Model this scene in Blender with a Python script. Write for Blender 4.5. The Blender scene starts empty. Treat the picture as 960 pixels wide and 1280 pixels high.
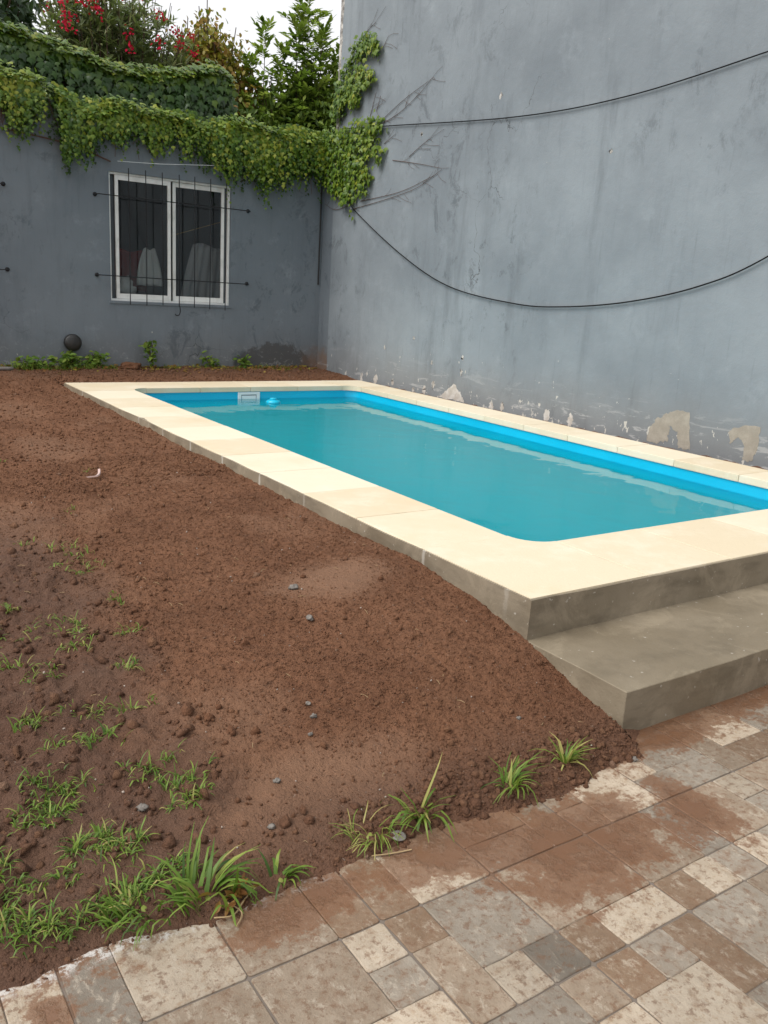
import bpy, bmesh, math, random
import numpy as np
from mathutils import Vector, Matrix
random.seed(7); rng = np.random.default_rng(7)
scene = bpy.context.scene
C = scene.collection

# ------------------------------------------------------------------ camera
H = 1.32
YAW, PITCH, ROLL, FPX = .6044, .2525, .0608, 1068.0
_f = np.array([math.sin(YAW)*math.cos(PITCH), math.cos(YAW)*math.cos(PITCH), -math.sin(PITCH)])
_r = np.array([math.cos(YAW), -math.sin(YAW), 0.0]); _u = np.cross(_r, _f)
_r, _u = math.cos(ROLL)*_r+math.sin(ROLL)*_u, -math.sin(ROLL)*_r+math.cos(ROLL)*_u
cam_d = bpy.data.cameras.new('camera'); cam = bpy.data.objects.new('camera', cam_d); C.objects.link(cam)
cam_d.sensor_fit = 'VERTICAL'; cam_d.sensor_height = 36; cam_d.sensor_width = 27
cam_d.lens = FPX/1280*36; cam_d.clip_start = .05; cam_d.clip_end = 2000
cam.matrix_world = Matrix(((_r[0], _u[0], -_f[0], 0), (_r[1], _u[1], -_f[1], 0), (_r[2], _u[2], -_f[2], H), (0, 0, 0, 1)))
scene.camera = cam

# ------------------------------------------------------------------ sky and sun (bright overcast)
SUN_EL, SUN_AZ = math.radians(52), math.radians(-86)      # azimuth from +Y towards +X
world = bpy.data.worlds.new('World'); scene.world = world; world.use_nodes = True
wn = world.node_tree.nodes; wl = world.node_tree.links
bg = wn['Background']; sky = wn.new('ShaderNodeTexSky'); sky.sky_type = 'NISHITA'; sky.sun_disc = False
sky.sun_elevation = SUN_EL; sky.sun_rotation = SUN_AZ; sky.dust_density = 4.0; sky.air_density = 1.0; sky.ozone_density = 1.0
hs = wn.new('ShaderNodeHueSaturation'); hs.inputs['Saturation'].default_value = .10; hs.inputs['Value'].default_value = 1.0
cl = wn.new('ShaderNodeMix'); cl.data_type = 'RGBA'; cl.inputs[0].default_value = .7; cl.inputs[7].default_value = (6.3, 6.35, 6.5, 1)   # even cloud cover
wl.new(sky.outputs[0], hs.inputs['Color']); wl.new(hs.outputs[0], cl.inputs[6]); wl.new(cl.outputs[2], bg.inputs['Color']); bg.inputs['Strength'].default_value = .12
sd = bpy.data.lights.new('sun', 'SUN'); sd.energy = 1.5; sd.angle = math.radians(40); sd.color = (1, .965, .91)
sun = bpy.data.objects.new('sun', sd); C.objects.link(sun)
sdir = Vector((math.sin(SUN_AZ)*math.cos(SUN_EL), math.cos(SUN_AZ)*math.cos(SUN_EL), math.sin(SUN_EL)))
sun.rotation_euler = sdir.to_track_quat('Z', 'Y').to_euler(); sun.location = sdir*20
vs = scene.view_settings; vs.view_transform = 'Standard'; vs.look = 'None'; vs.exposure = 0.64; vs.gamma = 1; vs.use_curve_mapping = False

# ------------------------------------------------------------------ helpers
def srgb(h):
    h = h.lstrip('#'); v = [int(h[i:i+2], 16)/255 for i in (0, 2, 4)]
    return tuple((c/12.92 if c <= .04045 else ((c+.055)/1.055)**2.4) for c in v)+(1,)
def L(*c): return tuple(c)+(1,)

class NT:
    def __init__(s, name, rough=.8, spec=.3):
        s.m = bpy.data.materials.new(name); s.m.use_nodes = True; s.t = s.m.node_tree
        s.b = s.t.nodes['Principled BSDF']; s.out = s.t.nodes['Material Output']
        s.b.inputs['Roughness'].default_value = rough; s.b.inputs['Specular IOR Level'].default_value = spec
        s._pos = None
    def n(s, t): return s.t.nodes.new(t)
    def l(s, a, b): s.t.links.new(a, b)
    def put(s, sock, v):
        if hasattr(v, 'is_output') or isinstance(v, bpy.types.NodeSocket): s.l(v, sock)
        else: sock.default_value = v
    def pos(s):
        if s._pos is None: s._pos = s.n('ShaderNodeNewGeometry').outputs['Position']
        return s._pos
    def xyz(s):
        x = s.n('ShaderNodeSeparateXYZ'); s.l(s.pos(), x.inputs[0]); return x.outputs
    def scl(s, v, sc):
        m = s.n('ShaderNodeVectorMath'); m.operation = 'MULTIPLY'; s.l(v, m.inputs[0]); m.inputs[1].default_value = sc; return m.outputs[0]
    def noise(s, scale, detail=4, rough=.55, vec=None, dist=0, color=False):
        x = s.n('ShaderNodeTexNoise'); s.l(vec if vec is not None else s.pos(), x.inputs['Vector'])
        x.inputs['Scale'].default_value = scale; x.inputs['Detail'].default_value = detail
        x.inputs['Roughness'].default_value = rough; x.inputs['Distortion'].default_value = dist
        return x.outputs['Color' if color else 'Fac']
    def vor(s, scale, feature='F1', vec=None, out='Distance'):
        x = s.n('ShaderNodeTexVoronoi'); x.feature = feature; s.l(vec if vec is not None else s.pos(), x.inputs['Vector'])
        x.inputs['Scale'].default_value = scale; return x.outputs[out]
    def ramp(s, fac, stops, mode='LINEAR'):
        x = s.n('ShaderNodeValToRGB'); x.color_ramp.interpolation = mode; e = x.color_ramp.elements
        while len(e) < len(stops): e.new(.5)
        for i, (p, c) in enumerate(stops):
            e[i].position = p; e[i].color = c if isinstance(c, tuple) else (c, c, c, 1)
        s.l(fac, x.inputs[0]); return x.outputs[0]
    def step(s, fac, a, b):                       # smooth 0..1 between a and b
        x = s.n('ShaderNodeMapRange'); x.interpolation_type = 'SMOOTHSTEP'; s.put(x.inputs[0], fac)
        x.inputs[1].default_value = a; x.inputs[2].default_value = b; return x.outputs[0]
    def math(s, op, a, b=0.0, clamp=False):
        x = s.n('ShaderNodeMath'); x.operation = op; x.use_clamp = clamp; s.put(x.inputs[0], a); s.put(x.inputs[1], b); return x.outputs[0]
    def mix(s, fac, a, b, blend='MIX'):
        x = s.n('ShaderNodeMix'); x.data_type = 'RGBA'; x.blend_type = blend
        s.put(x.inputs[0], fac); s.put(x.inputs[6], a); s.put(x.inputs[7], b); return x.outputs[2]
    def bump(s, h, strength=.5, dist=.01, prev=None):
        x = s.n('ShaderNodeBump'); x.inputs['Strength'].default_value = strength; x.inputs['Distance'].default_value = dist
        s.l(h, x.inputs['Height'])
        if prev is not None: s.l(prev, x.inputs['Normal'])
        s.l(x.outputs[0], s.b.inputs['Normal']); return x.outputs[0]
    def attr(s, name):
        x = s.n('ShaderNodeAttribute'); x.attribute_name = name; return x.outputs['Fac']
    def rnd(s): return s.n('ShaderNodeObjectInfo').outputs['Random']
    def col(s, v): s.put(s.b.inputs['Base Color'], v)
    def rough(s, v): s.put(s.b.inputs['Roughness'], v)

def tag(o, label=None, cat=None, group=None, kind=None):
    if label: o['label'] = label
    if cat: o['category'] = cat
    if group: o['group'] = group
    if kind: o['kind'] = kind
    return o
def empty(name, loc=(0, 0, 0), parent=None):
    o = bpy.data.objects.new(name, None); C.objects.link(o); o.location = loc; o.empty_display_size = .1
    if parent: o.parent = parent
    return o
def link(name, me, mat=None, parent=None, loc=None):
    o = bpy.data.objects.new(name, me); C.objects.link(o)
    if mat and not me.materials: me.materials.append(mat)
    if parent is not None:
        o.parent = parent
        if loc is None: o.location = -wloc(parent)
    if loc is not None: o.location = loc
    return o
def wloc(o):
    v = Vector(o.location)
    while o.parent: o = o.parent; v += Vector(o.location)
    return v
def mesh(name, V, F, smooth=False):
    me = bpy.data.meshes.new(name); me.from_pydata([tuple(v) for v in V], [], F); me.update()
    if smooth: me.polygons.foreach_set('use_smooth', [True]*len(me.polygons))
    return me
class MB:
    def __init__(s): s.V = []; s.F = []
    def add(s, V, F):
        k = len(s.V); s.V += [tuple(v) for v in V]; s.F += [tuple(i+k for i in f) for f in F]; return s
    def box(s, x0, x1, y0, y1, z0, z1):
        return s.add([(x, y, z) for x in (x0, x1) for y in (y0, y1) for z in (z0, z1)],
                     [(0, 1, 3, 2), (4, 6, 7, 5), (0, 4, 5, 1), (2, 3, 7, 6), (0, 2, 6, 4), (1, 5, 7, 3)])
    def prism(s, poly, z0, z1):                       # poly counter-clockwise in xy
        n = len(poly)
        return s.add([(x, y, z0) for x, y in poly]+[(x, y, z1) for x, y in poly],
                     [tuple(range(n))[::-1], tuple(range(n, 2*n))]+[(i, (i+1) % n, n+(i+1) % n, n+i) for i in range(n)])
    def tube(s, pts, rad, n=6, cap=True):
        pts = [Vector(p) for p in pts]; k = len(pts)
        rs = rad if isinstance(rad, (list, tuple)) else [rad]*k
        V = []; prev = None
        for i, p in enumerate(pts):
            d = (pts[min(i+1, k-1)]-pts[max(i-1, 0)]).normalized()
            a = prev if prev is not None else (Vector((0, 0, 1)) if abs(d.z) < .9 else Vector((1, 0, 0)))
            a = (a-d*a.dot(d)).normalized(); prev = a; b = d.cross(a)
            for j in range(n):
                t = 2*math.pi*j/n; V.append(p+(a*math.cos(t)+b*math.sin(t))*rs[i])
        F = [(i*n+j, i*n+(j+1) % n, (i+1)*n+(j+1) % n, (i+1)*n+j) for i in range(k-1) for j in range(n)]
        if cap: F += [tuple(range(n))[::-1], tuple(range((k-1)*n, k*n))]
        return s.add(V, F)
    def lathe(s, prof, n=20, c=(0, 0, 0), axis='z'):
        V = []
        for (r, h) in prof:
            for j in range(n):
                t = 2*math.pi*j/n; p = (r*math.cos(t), r*math.sin(t), h)
                if axis == 'y': p = (p[0], -h, p[1])
                V.append((p[0]+c[0], p[1]+c[1], p[2]+c[2]))
        k = len(prof)
        F = [(i*n+j, i*n+(j+1) % n, (i+1)*n+(j+1) % n, (i+1)*n+j) for i in range(k-1) for j in range(n)]
        F += [tuple(range(n))[::-1], tuple(range((k-1)*n, k*n))]
        return s.add(V, F)
    def build(s, name, mat, parent=None, smooth=False, bevel=0, seg=2, loc=None, sub=0, jit=0):
        me = mesh(name, s.V, s.F)
        if bevel or sub:
            bm = bmesh.new(); bm.from_mesh(me); bmesh.ops.recalc_face_normals(bm, faces=bm.faces)
            if sub:
                while True:
                    ed = [e for e in bm.edges if e.calc_length() > sub]
                    if not ed: break
                    bmesh.ops.subdivide_edges(bm, edges=ed, cuts=1, use_grid_fill=True)
            if bevel:
                bmesh.ops.bevel(bm, geom=[e for e in bm.edges if len(e.link_faces) == 2 and e.calc_face_angle() > .5], offset=bevel, segments=seg, affect='EDGES', profile=.6, clamp_overlap=True)
            bm.to_mesh(me); bm.free()
        if smooth: me.polygons.foreach_set('use_smooth', [True]*len(me.polygons))
        return link(name, me, mat, parent, loc)

# numpy gradient noise
_perm = np.concatenate([rng.permutation(256)]*3).astype(np.int64); _g = rng.normal(size=(256, 2)); _g /= np.linalg.norm(_g, axis=1)[:, None]
def pn(x, y):
    xi = np.floor(x).astype(np.int64); yi = np.floor(y).astype(np.int64); xf = x-xi; yf = y-yi
    u = xf*xf*xf*(xf*(xf*6-15)+10); v = yf*yf*yf*(yf*(yf*6-15)+10)
    def gr(i, j):
        h = _perm[_perm[i & 255]+(j & 255)]; g = _g[h]; return g
    a = gr(xi, yi); b = gr(xi+1, yi); c = gr(xi, yi+1); d = gr(xi+1, yi+1)
    n00 = a[..., 0]*xf+a[..., 1]*yf; n10 = b[..., 0]*(xf-1)+b[..., 1]*yf
    n01 = c[..., 0]*xf+c[..., 1]*(yf-1); n11 = d[..., 0]*(xf-1)+d[..., 1]*(yf-1)
    return (n00*(1-u)+n10*u)*(1-v)+(n01*(1-u)+n11*u)*v
def fbm(x, y, o=4, gain=.5):
    s = 0; a = 1
    for k in range(o): s = s+a*pn(x*2**k+17*k, y*2**k+31*k); a *= gain
    return s
def sst(x, a, b):
    t = np.clip((x-a)/(b-a), 0, 1); return t*t*(3-2*t)

def raw_mesh(name, V, T):
    me = bpy.data.meshes.new(name); V = np.ascontiguousarray(V, dtype=np.float32); T = np.ascontiguousarray(T, dtype=np.int32)
    k = T.shape[1]; me.vertices.add(len(V)); me.vertices.foreach_set('co', V.ravel())
    me.loops.add(T.size); me.loops.foreach_set('vertex_index', T.ravel())
    me.polygons.add(len(T)); me.polygons.foreach_set('loop_start', np.arange(0, T.size, k, dtype=np.int32))
    me.update(calc_edges=True); return me
def add_attr(me, name, vals):
    a = me.attributes.new(name, 'FLOAT', 'POINT'); a.data.foreach_set('value', np.ascontiguousarray(vals, dtype=np.float32))
def unit(v): return v/np.maximum(np.linalg.norm(v, axis=-1, keepdims=True), 1e-9)
def frames(normal, axis):                      # columns: right, leaf axis, normal
    y = unit(axis); z = unit(normal-(normal*y).sum(-1, keepdims=True)*y); x = np.cross(y, z)
    return np.stack([x, y, z], axis=-1)
def batch(name, tv, tf, P, Rm, S, tint, mat, parent=None, smooth=False):
    tv = np.array(tv, float); tf = np.array(tf); n = len(P); k = len(tv)
    S = np.asarray(S, float); S = S[:, None, None] if S.ndim == 1 else S[:, None, :]
    V = np.einsum('nij,nkj->nki', Rm, tv[None]*S)+P[:, None, :]
    T = (tf[None]+np.arange(n)[:, None, None]*k).reshape(-1, tf.shape[1])
    me = raw_mesh(name, V.reshape(-1, 3), T); add_attr(me, 'tint', np.repeat(tint, k))
    if smooth: me.polygons.foreach_set('use_smooth', np.ones(len(me.polygons), dtype=bool))
    return link(name, me, mat, parent)

# ------------------------------------------------------------------ materials
def wall_paint(name, dark, lite, base_z=.3, flakes=1.0, stain=False):
    m = NT(name, .85, .2); p = m.pos(); x, y, z = m.xyz()
    st = m.scl(p, (2.2, 2.2, .35)); s2 = m.scl(p, (9, 9, .9))
    big = m.noise(.7, 5, .6); streak = m.noise(1.6, 5, .65, st); fine = m.noise(2.2, 6, .7, s2)
    c = m.mix(m.step(big, .3, .72), dark, lite)
    c = m.mix(m.math('MULTIPLY', m.step(streak, .5, .78), .5), c, tuple(v*.62 for v in dark[:3])+(1,))
    c = m.mix(m.math('MULTIPLY', m.step(fine, .55, .8), .35), c, tuple(v*.6 for v in dark[:3])+(1,))
    pale = m.noise(3.1, 7, .72)
    c = m.mix(m.math('MULTIPLY', m.step(pale, .53, .75), .3), c, L(.36, .40, .43))
    # wetter, dirtier wall foot
    foot = m.math('SUBTRACT', 1.0, m.step(m.math('ADD', z, m.math('MULTIPLY', m.noise(2.5, 5), -.45)), base_z-.2, base_z+.28))
    c = m.mix(m.math('MULTIPLY', foot, .28), c, L(.17, .145, .12))
    if stain:                                       # rising damp near the corner
        dx = m.math('DIVIDE', m.math('SUBTRACT', x, 4.85), .55); dz = m.math('DIVIDE', m.math('SUBTRACT', z, .30), .34)
        rr = m.math('ADD', m.math('SQRT', m.math('ADD', m.math('MULTIPLY', dx, dx), m.math('MULTIPLY', dz, dz))), m.math('MULTIPLY', m.math('SUBTRACT', m.noise(5, 6, .7), .5), 1.3))
        c = m.mix(m.math('MULTIPLY', m.step(rr, 1.0, .85), .75), c, L(.075, .07, .066))
        rust = m.math('MULTIPLY', m.step(m.math('ADD', x, m.math('MULTIPLY', m.noise(6, 6, .7), .3)), 5.35, 5.6), m.step(m.math('ADD', z, m.math('MULTIPLY', m.noise(9, 5), .4)), .85, .55))
        c = m.mix(m.math('MULTIPLY', rust, .7), c, L(.20, .11, .06))
    # flaked paint showing white lime, dense by the foot, rare above
    fl = m.noise(17, 6, .62, m.scl(p, (1, 1, .6))); clump = m.noise(1.9, 3)
    low = m.math('SUBTRACT', 1.0, m.step(z, base_z, base_z+1.0))
    lowest = m.math('SUBTRACT', 1.0, m.step(z, base_z+.0, base_z+.26))
    thr = m.math('SUBTRACT', .815-.01*flakes, m.math('ADD', m.math('MULTIPLY', low, .085*flakes), m.math('ADD', m.math('MULTIPLY', lowest, .06*flakes), m.math('MULTIPLY', clump, .10))))
    msk = m.step(m.math('SUBTRACT', fl, thr), 0, .012)
    c = m.mix(m.math('MULTIPLY', msk, .9), c, L(.55, .53, .48))
    # pale scuffs dragged over the paint near the foot
    sc = m.noise(13, 5, .7, m.scl(p, (1.0, .22, 1.3)), dist=.7)
    low2 = m.math('SUBTRACT', 1.0, m.step(z, base_z-.05, base_z+.42))
    c = m.mix(m.math('MULTIPLY', m.math('MULTIPLY', m.step(sc, .56, .63), low2), .55*flakes), c, L(.50, .50, .49))
    # smudges higher up
    sm = m.noise(4.5, 8, .78, m.scl(p, (1, 1, .7)), dist=.5)
    c = m.mix(m.math('MULTIPLY', m.math('MULTIPLY', m.step(sm, .53, .64), m.step(m.noise(.5, 3, .6), .38, .6)), .6), c, tuple(v*.55 for v in dark[:3])+(1,))
    # hairline cracks
    wv = m.n('ShaderNodeVectorMath'); wv.operation = 'ADD'; m.l(p, wv.inputs[0]); m.l(m.scl(m.noise(3, 4, color=True), (.5, .5, .5)), wv.inputs[1])
    vd = m.vor(1.3, 'DISTANCE_TO_EDGE', wv.outputs[0])
    crack = m.math('MULTIPLY', m.math('SUBTRACT', 1.0, m.step(vd, .0015, .006)), m.step(m.noise(.55, 3), .56, .66))
    c = m.mix(m.math('MULTIPLY', crack, .7), c, L(.05, .05, .05))
    m.col(c)
    h = m.math('ADD', m.math('MULTIPLY', m.noise(7, 6, .65), 1.0), m.math('MULTIPLY', m.noise(90, 3), .12))
    h = m.math('SUBTRACT', h, m.math('MULTIPLY', msk, .15)); h = m.math('SUBTRACT', h, m.math('MULTIPLY', crack, .3))
    m.bump(h, .3, .02); m.rough(m.math('ADD', .7, m.math('MULTIPLY', big, .25)))
    return m.m

def cement(name, a, b):
    m = NT(name, .8, .3)
    n1 = m.noise(2.2, 6, .6); n2 = m.noise(9, 5, .6, m.scl(m.pos(), (.5, .5, 1.6))); n3 = m.noise(120, 3)
    c = m.mix(m.step(n1, .32, .7), a, b); c = m.mix(m.math('MULTIPLY', m.step(n2, .46, .7), .6), c, tuple(v*.66 for v in a[:3])+(1,))
    c = m.mix(m.math('MULTIPLY', m.step(m.noise(3.5, 6, .7, dist=.6), .5, .62), .35), c, tuple(min(v*1.35, 1) for v in b[:3])+(1,))
    c = m.mix(m.math('MULTIPLY', m.step(m.noise(44, 3, .5), .70, .73), .6), c, L(.5, .46, .4))
    m.col(c); m.bump(m.math('ADD', m.noise(11, 6, .6), m.math('MULTIPLY', n3, .2)), .35, .012); m.rough(m.step(n1, -.4, 1.1))
    return m

M = {}
M['wall_tall'] = wall_paint('painted_render_grey', L(.19, .216, .238), L(.275, .308, .332))
M['wall_low'] = wall_paint('painted_render_shaded', L(.15, .176, .20), L(.19, .218, .242), .33, .55, stain=True)  # same paint as the tall wall, darkened in colour for its less sunlit side
cm = cement('cement_render', L(.195, .158, .108), L(.265, .22, .158)); M['cement'] = cm.m
# white grout that ran down the outer face below every joint of the coping
cp = cement('cement_render_coping', L(.205, .167, .117), L(.28, .233, .17)); M['cement_kerb'] = cp.m
cx, cy, cz = cp.xyz()
ph = cp.math('ABSOLUTE', cp.math('SUBTRACT', cp.math('FRACT', cp.math('ADD', cp.math('DIVIDE', cp.math('SUBTRACT', cy, 2.668), .5127), .5)), .5))
dr = cp.math('MULTIPLY', cp.math('SUBTRACT', 1.0, cp.step(cp.math('ADD', ph, cp.math('MULTIPLY', cp.noise(22, 4), .05)), .03, .055)), cp.step(cp.noise(1.1, 2), .42, .58))
old = cp.b.inputs['Base Color'].links[0].from_socket
cp.col(cp.mix(cp.math('MULTIPLY', dr, .7), old, L(.55, .52, .46)))

m = NT('coping_stone_cream', .75, .25); r_ = m.rnd()
c = m.mix(r_, L(.67, .565, .40), L(.77, .69, .535)); n1 = m.noise(5, 6, .65)
c = m.mix(m.math('MULTIPLY', m.step(n1, .45, .75), .5), c, L(.80, .73, .60))
c = m.mix(m.math('MULTIPLY', m.step(m.noise(1.6, 4), .5, .72), .5), c, L(.66, .53, .34))
c = m.mix(m.math('MULTIPLY', m.step(m.noise(48, 4, .6), .64, .72), .35), c, L(.5, .42, .3))
m.col(c); m.bump(m.math('ADD', m.noise(60, 5, .7), m.math('MULTIPLY', m.noise(9, 3), .6)), .25, .006); M['coping'] = m.m
m = NT('grout_cream', .9, .1); m.col(m.mix(m.noise(30, 3), L(.55, .48, .36), L(.66, .58, .45))); M['grout'] = m.m

m = NT('pool_gelcoat_blue', .22, .5); m.col(m.mix(m.step(m.noise(1.5, 3), .3, .7), L(.002, .42, .66), L(.004, .47, .72))); M['shell'] = m.m
m = NT('pool_water', .03, .5); scene.cycles.volume_bounces = 6       # murky water: mirror-like skin over a scattering body
hh = m.math('ADD', m.noise(2.9, 2, .5, dist=.5), m.math('MULTIPLY', m.noise(9, 2), .12)); nrm = m.bump(hh, .22, .02)
fr_ = m.n('ShaderNodeFresnel'); fr_.inputs['IOR'].default_value = 1.38; m.l(nrm, fr_.inputs['Normal'])
gl = m.n('ShaderNodeBsdfGlossy'); gl.inputs['Roughness'].default_value = .02; m.l(nrm, gl.inputs['Normal'])
tr_ = m.n('ShaderNodeBsdfTransparent'); mx = m.n('ShaderNodeMixShader')
m.l(fr_.outputs[0], mx.inputs[0]); m.l(tr_.outputs[0], mx.inputs[1]); m.l(gl.outputs[0], mx.inputs[2]); m.l(mx.outputs[0], m.out.inputs['Surface'])
vsct = m.n('ShaderNodeVolumeScatter'); vsct.inputs['Color'].default_value = L(.012, .62, .79); vsct.inputs['Density'].default_value = 5.0
vabs = m.n('ShaderNodeVolumeAbsorption'); vabs.inputs['Color'].default_value = L(.0, .76, .87); vabs.inputs['Density'].default_value = 1.6
vad = m.n('ShaderNodeAddShader'); m.l(vsct.outputs[0], vad.inputs[0]); m.l(vabs.outputs[0], vad.inputs[1]); m.l(vad.outputs[0], m.out.inputs['Volume']); M['water'] = m.m
m = NT('pool_fitting_white', .35, .5); m.col(m.mix(m.noise(8), L(.70, .73, .74), L(.8, .82, .82))); M['fitting'] = m.m
m = NT('slot_dark', .6, .3); m.col(m.mix(m.noise(20), L(.05, .06, .07), L(.09, .1, .11))); M['slot'] = m.m
m = NT('float_blue_plastic', .3, .5); m.col(m.mix(m.noise(12), L(.0, .42, .62), L(.01, .5, .7))); M['float'] = m.m

def soil_nodes(name):
    m = NT(name, .9, .25); damp = m.attr('damp'); dry = m.attr('dry')
    n1 = m.noise(3.2, 6, .65); n2 = m.noise(38, 6, .7); n3 = m.noise(150, 4, .6)
    c = m.mix(m.step(n1, .32, .7), L(.180, .081, .042), L(.238, .112, .060))
    c = m.mix(m.math('MULTIPLY', m.step(n2, .5, .75), .55), c, L(.30, .155, .087))
    c = m.mix(m.math('MULTIPLY', m.step(n2, .5, .28), .7), c, L(.072, .031, .016))
    c = m.mix(m.math('MULTIPLY', dry, .75), c, L(.30, .17, .105))
    c = m.mix(m.math('MULTIPLY', damp, .8), c, L(.112, .064, .045))
    sp = m.step(m.vor(75, out='Color') if False else m.noise(95, 2, .4), .735, .76)
    c = m.mix(m.math('MULTIPLY', sp, .6), c, L(.34, .27, .22))
    t = m.attr('tint'); c = m.mix(m.math('MULTIPLY', m.step(t, .0, .8), .45), c, L(.26, .135, .073)); c = m.mix(m.math('MULTIPLY', m.step(t, .86, .92), .7), c, L(.34, .24, .18))
    m.col(c); h = m.math('ADD', m.math('MULTIPLY', n2, 1.0), m.math('MULTIPLY', n3, .45)); m.bump(h, 1.0, .028)
    m.rough(m.math('SUBTRACT', .92, m.math('MULTIPLY', damp, .32))); return m.m
M['soil'] = soil_nodes('garden_soil')
m = NT('ground_earth', .95, .15); m.col(m.mix(m.noise(2, 6), L(.10, .06, .04), L(.15, .10, .06))); M['ground'] = m.m

def mud_masks(m):
    # mud washed over the tiles: a strip along the soil, a pool of it off the step's corner, splashes
    x, y, z = m.xyz()
    def blob(cx, cy, rx, ry):
        dx = m.math('DIVIDE', m.math('SUBTRACT', x, cx), rx); dy = m.math('DIVIDE', m.math('SUBTRACT', y, cy), ry)
        return m.math('SUBTRACT', 1.0, m.math('SQRT', m.math('ADD', m.math('MULTIPLY', dx, dx), m.math('MULTIPLY', dy, dy))))
    e = m.math('MULTIPLY', m.math('SUBTRACT', y, 1.43), 5.0)
    for bl in ((1.53, 1.24, .34, .20), (1.25, 1.39, .30, .13), (1.92, 1.19, .10, .17), (.80, 1.40, .22, .10), (2.1, 1.5, .45, .06), (.27, 1.36, .05, .05), (2.9, 1.52, .9, .05)):
        e = m.math('MAXIMUM', e, blob(*bl))
    e = m.math('ADD', e, m.math('ADD', m.math('MULTIPLY', m.math('SUBTRACT', m.noise(8, 8, .75), .5), 2.8), m.math('MULTIPLY', m.math('SUBTRACT', m.noise(42, 5, .7), .5), 1.1)))
    mud = m.step(e, -.05, .2); thick = m.step(e, .35, .85)
    return mud, thick
def stone_mat(name, a, b, spot):
    m = NT(name, .55, .35); r_ = m.rnd(); x, y, z = m.xyz()
    n1 = m.noise(7, 7, .75); n2 = m.noise(45, 6, .75); n3 = m.noise(13, 8, .78, dist=.25); n4 = m.noise(30, 8, .8, m.scl(m.pos(), (1, .6, 1)), dist=.35)
    c = m.mix(m.step(n1, .36, .66), a, b); c = m.mix(m.math('MULTIPLY', m.step(n2, .5, .66), .6), c, spot)
    c = m.mix(m.math('MULTIPLY', m.step(n3, .5, .64), .5), c, L(.20, .118, .07))
    c = m.mix(m.math('MULTIPLY', m.step(n4, .53, .62), .5), c, L(.48, .42, .34))
    c = m.mix(m.math('MULTIPLY', m.step(n4, .44, .36), .4), c, L(.16, .115, .085))
    c = m.mix(m.math('MULTIPLY', m.step(m.noise(52, 7, .72), .53, .6), .62), c, L(.17, .095, .055))
    c = m.mix(1.0, c, m.mix(r_, L(.80, .79, .78), L(1.12, 1.1, 1.08)), 'MULTIPLY')
    mud, thick = mud_masks(m)
    # lime bloom left along the old patio edge
    wb = m.math('MULTIPLY', m.math('MULTIPLY', m.step(m.math('ADD', y, m.math('MULTIPLY', m.noise(16, 7, .75), .12)), 1.49, 1.53), m.step(x, .95, .85)), m.step(m.noise(38, 6, .75), .46, .58))
    c = m.mix(m.math('MULTIPLY', mud, .78), c, L(.18, .085, .042))
    c = m.mix(m.math('MULTIPLY', thick, .72), c, L(.15, .073, .038))
    c = m.mix(m.math('MULTIPLY', wb, .8), c, L(.62, .60, .57))
    m.col(c)
    h = m.math('MULTIPLY', m.math('ADD', m.noise(30, 7, .7), m.math('MULTIPLY', n4, .8)), m.math('SUBTRACT', 1.0, m.math('MULTIPLY', thick, .7)))
    m.bump(h, .7, .006); m.rough(m.math('SUBTRACT', .42, m.math('MULTIPLY', mud, .14))); return m.m
ST = {'cream': stone_mat('stone_cream', L(.40, .33, .25), L(.49, .415, .325), L(.30, .20, .12)),
      'tan': stone_mat('stone_tan', L(.262, .203, .147), L(.33, .264, .198), L(.20, .125, .075)),
      'brown': stone_mat('stone_brown', L(.19, .125, .078), L(.24, .165, .11), L(.33, .26, .19)),
      'grey': stone_mat('stone_grey', L(.25, .212, .168), L(.315, .275, .225), L(.24, .175, .12)),
      'dgrey': stone_mat('stone_dark_grey', L(.17, .145, .115), L(.22, .19, .155), L(.18, .135, .1))}
m = NT('tile_grout', .9, .2); mud_, th_ = mud_masks(m)
m.col(m.mix(m.math('MULTIPLY', mud_, .8), m.mix(m.noise(25, 4), L(.15, .125, .105), L(.20, .165, .135)), L(.15, .085, .052))); M['tgrout'] = m.m

def leaf_mat(name, stops, rough=.45, trans=.25, spec=.4):
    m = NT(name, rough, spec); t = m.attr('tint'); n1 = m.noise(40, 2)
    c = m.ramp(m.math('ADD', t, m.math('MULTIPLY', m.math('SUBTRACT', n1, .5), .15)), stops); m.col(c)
    tr = m.n('ShaderNodeBsdfTranslucent'); m.l(m.mix(.35, c, L(.25, .4, .03)), tr.inputs['Color'])
    mx = m.n('ShaderNodeMixShader'); mx.inputs[0].default_value = trans
    m.l(m.b.outputs[0], mx.inputs[1]); m.l(tr.outputs[0], mx.inputs[2]); m.l(mx.outputs[0], m.out.inputs['Surface']); return m.m
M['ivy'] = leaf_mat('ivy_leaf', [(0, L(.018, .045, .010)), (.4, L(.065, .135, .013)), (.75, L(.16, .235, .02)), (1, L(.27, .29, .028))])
M['hedge'] = leaf_mat('vine_leaf', [(0, L(.012, .032, .010)), (.5, L(.035, .088, .014)), (.85, L(.12, .19, .022)), (1, L(.21, .24, .03))], .35)
M['oleander'] = leaf_mat('oleander_leaf', [(0, L(.05, .08, .028)), (.6, L(.17, .215, .085)), (1, L(.32, .33, .16))], .4, .35)
M['petal'] = leaf_mat('red_petal', [(0, L(.32, .0, .018)), (1, L(.52, .008, .05))], .7, .1, .1)
M['autumn'] = leaf_mat('turning_leaf', [(0, L(.11, .15, .02)), (.4, L(.32, .26, .03)), (.7, L(.30, .155, .04)), (1, L(.2, .08, .03))], .5, .35)
M['ash'] = leaf_mat('pinnate_leaf', [(0, L(.06, .12, .022)), (.5, L(.17, .26, .042)), (1, L(.34, .41, .08))], .45, .45)
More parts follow.
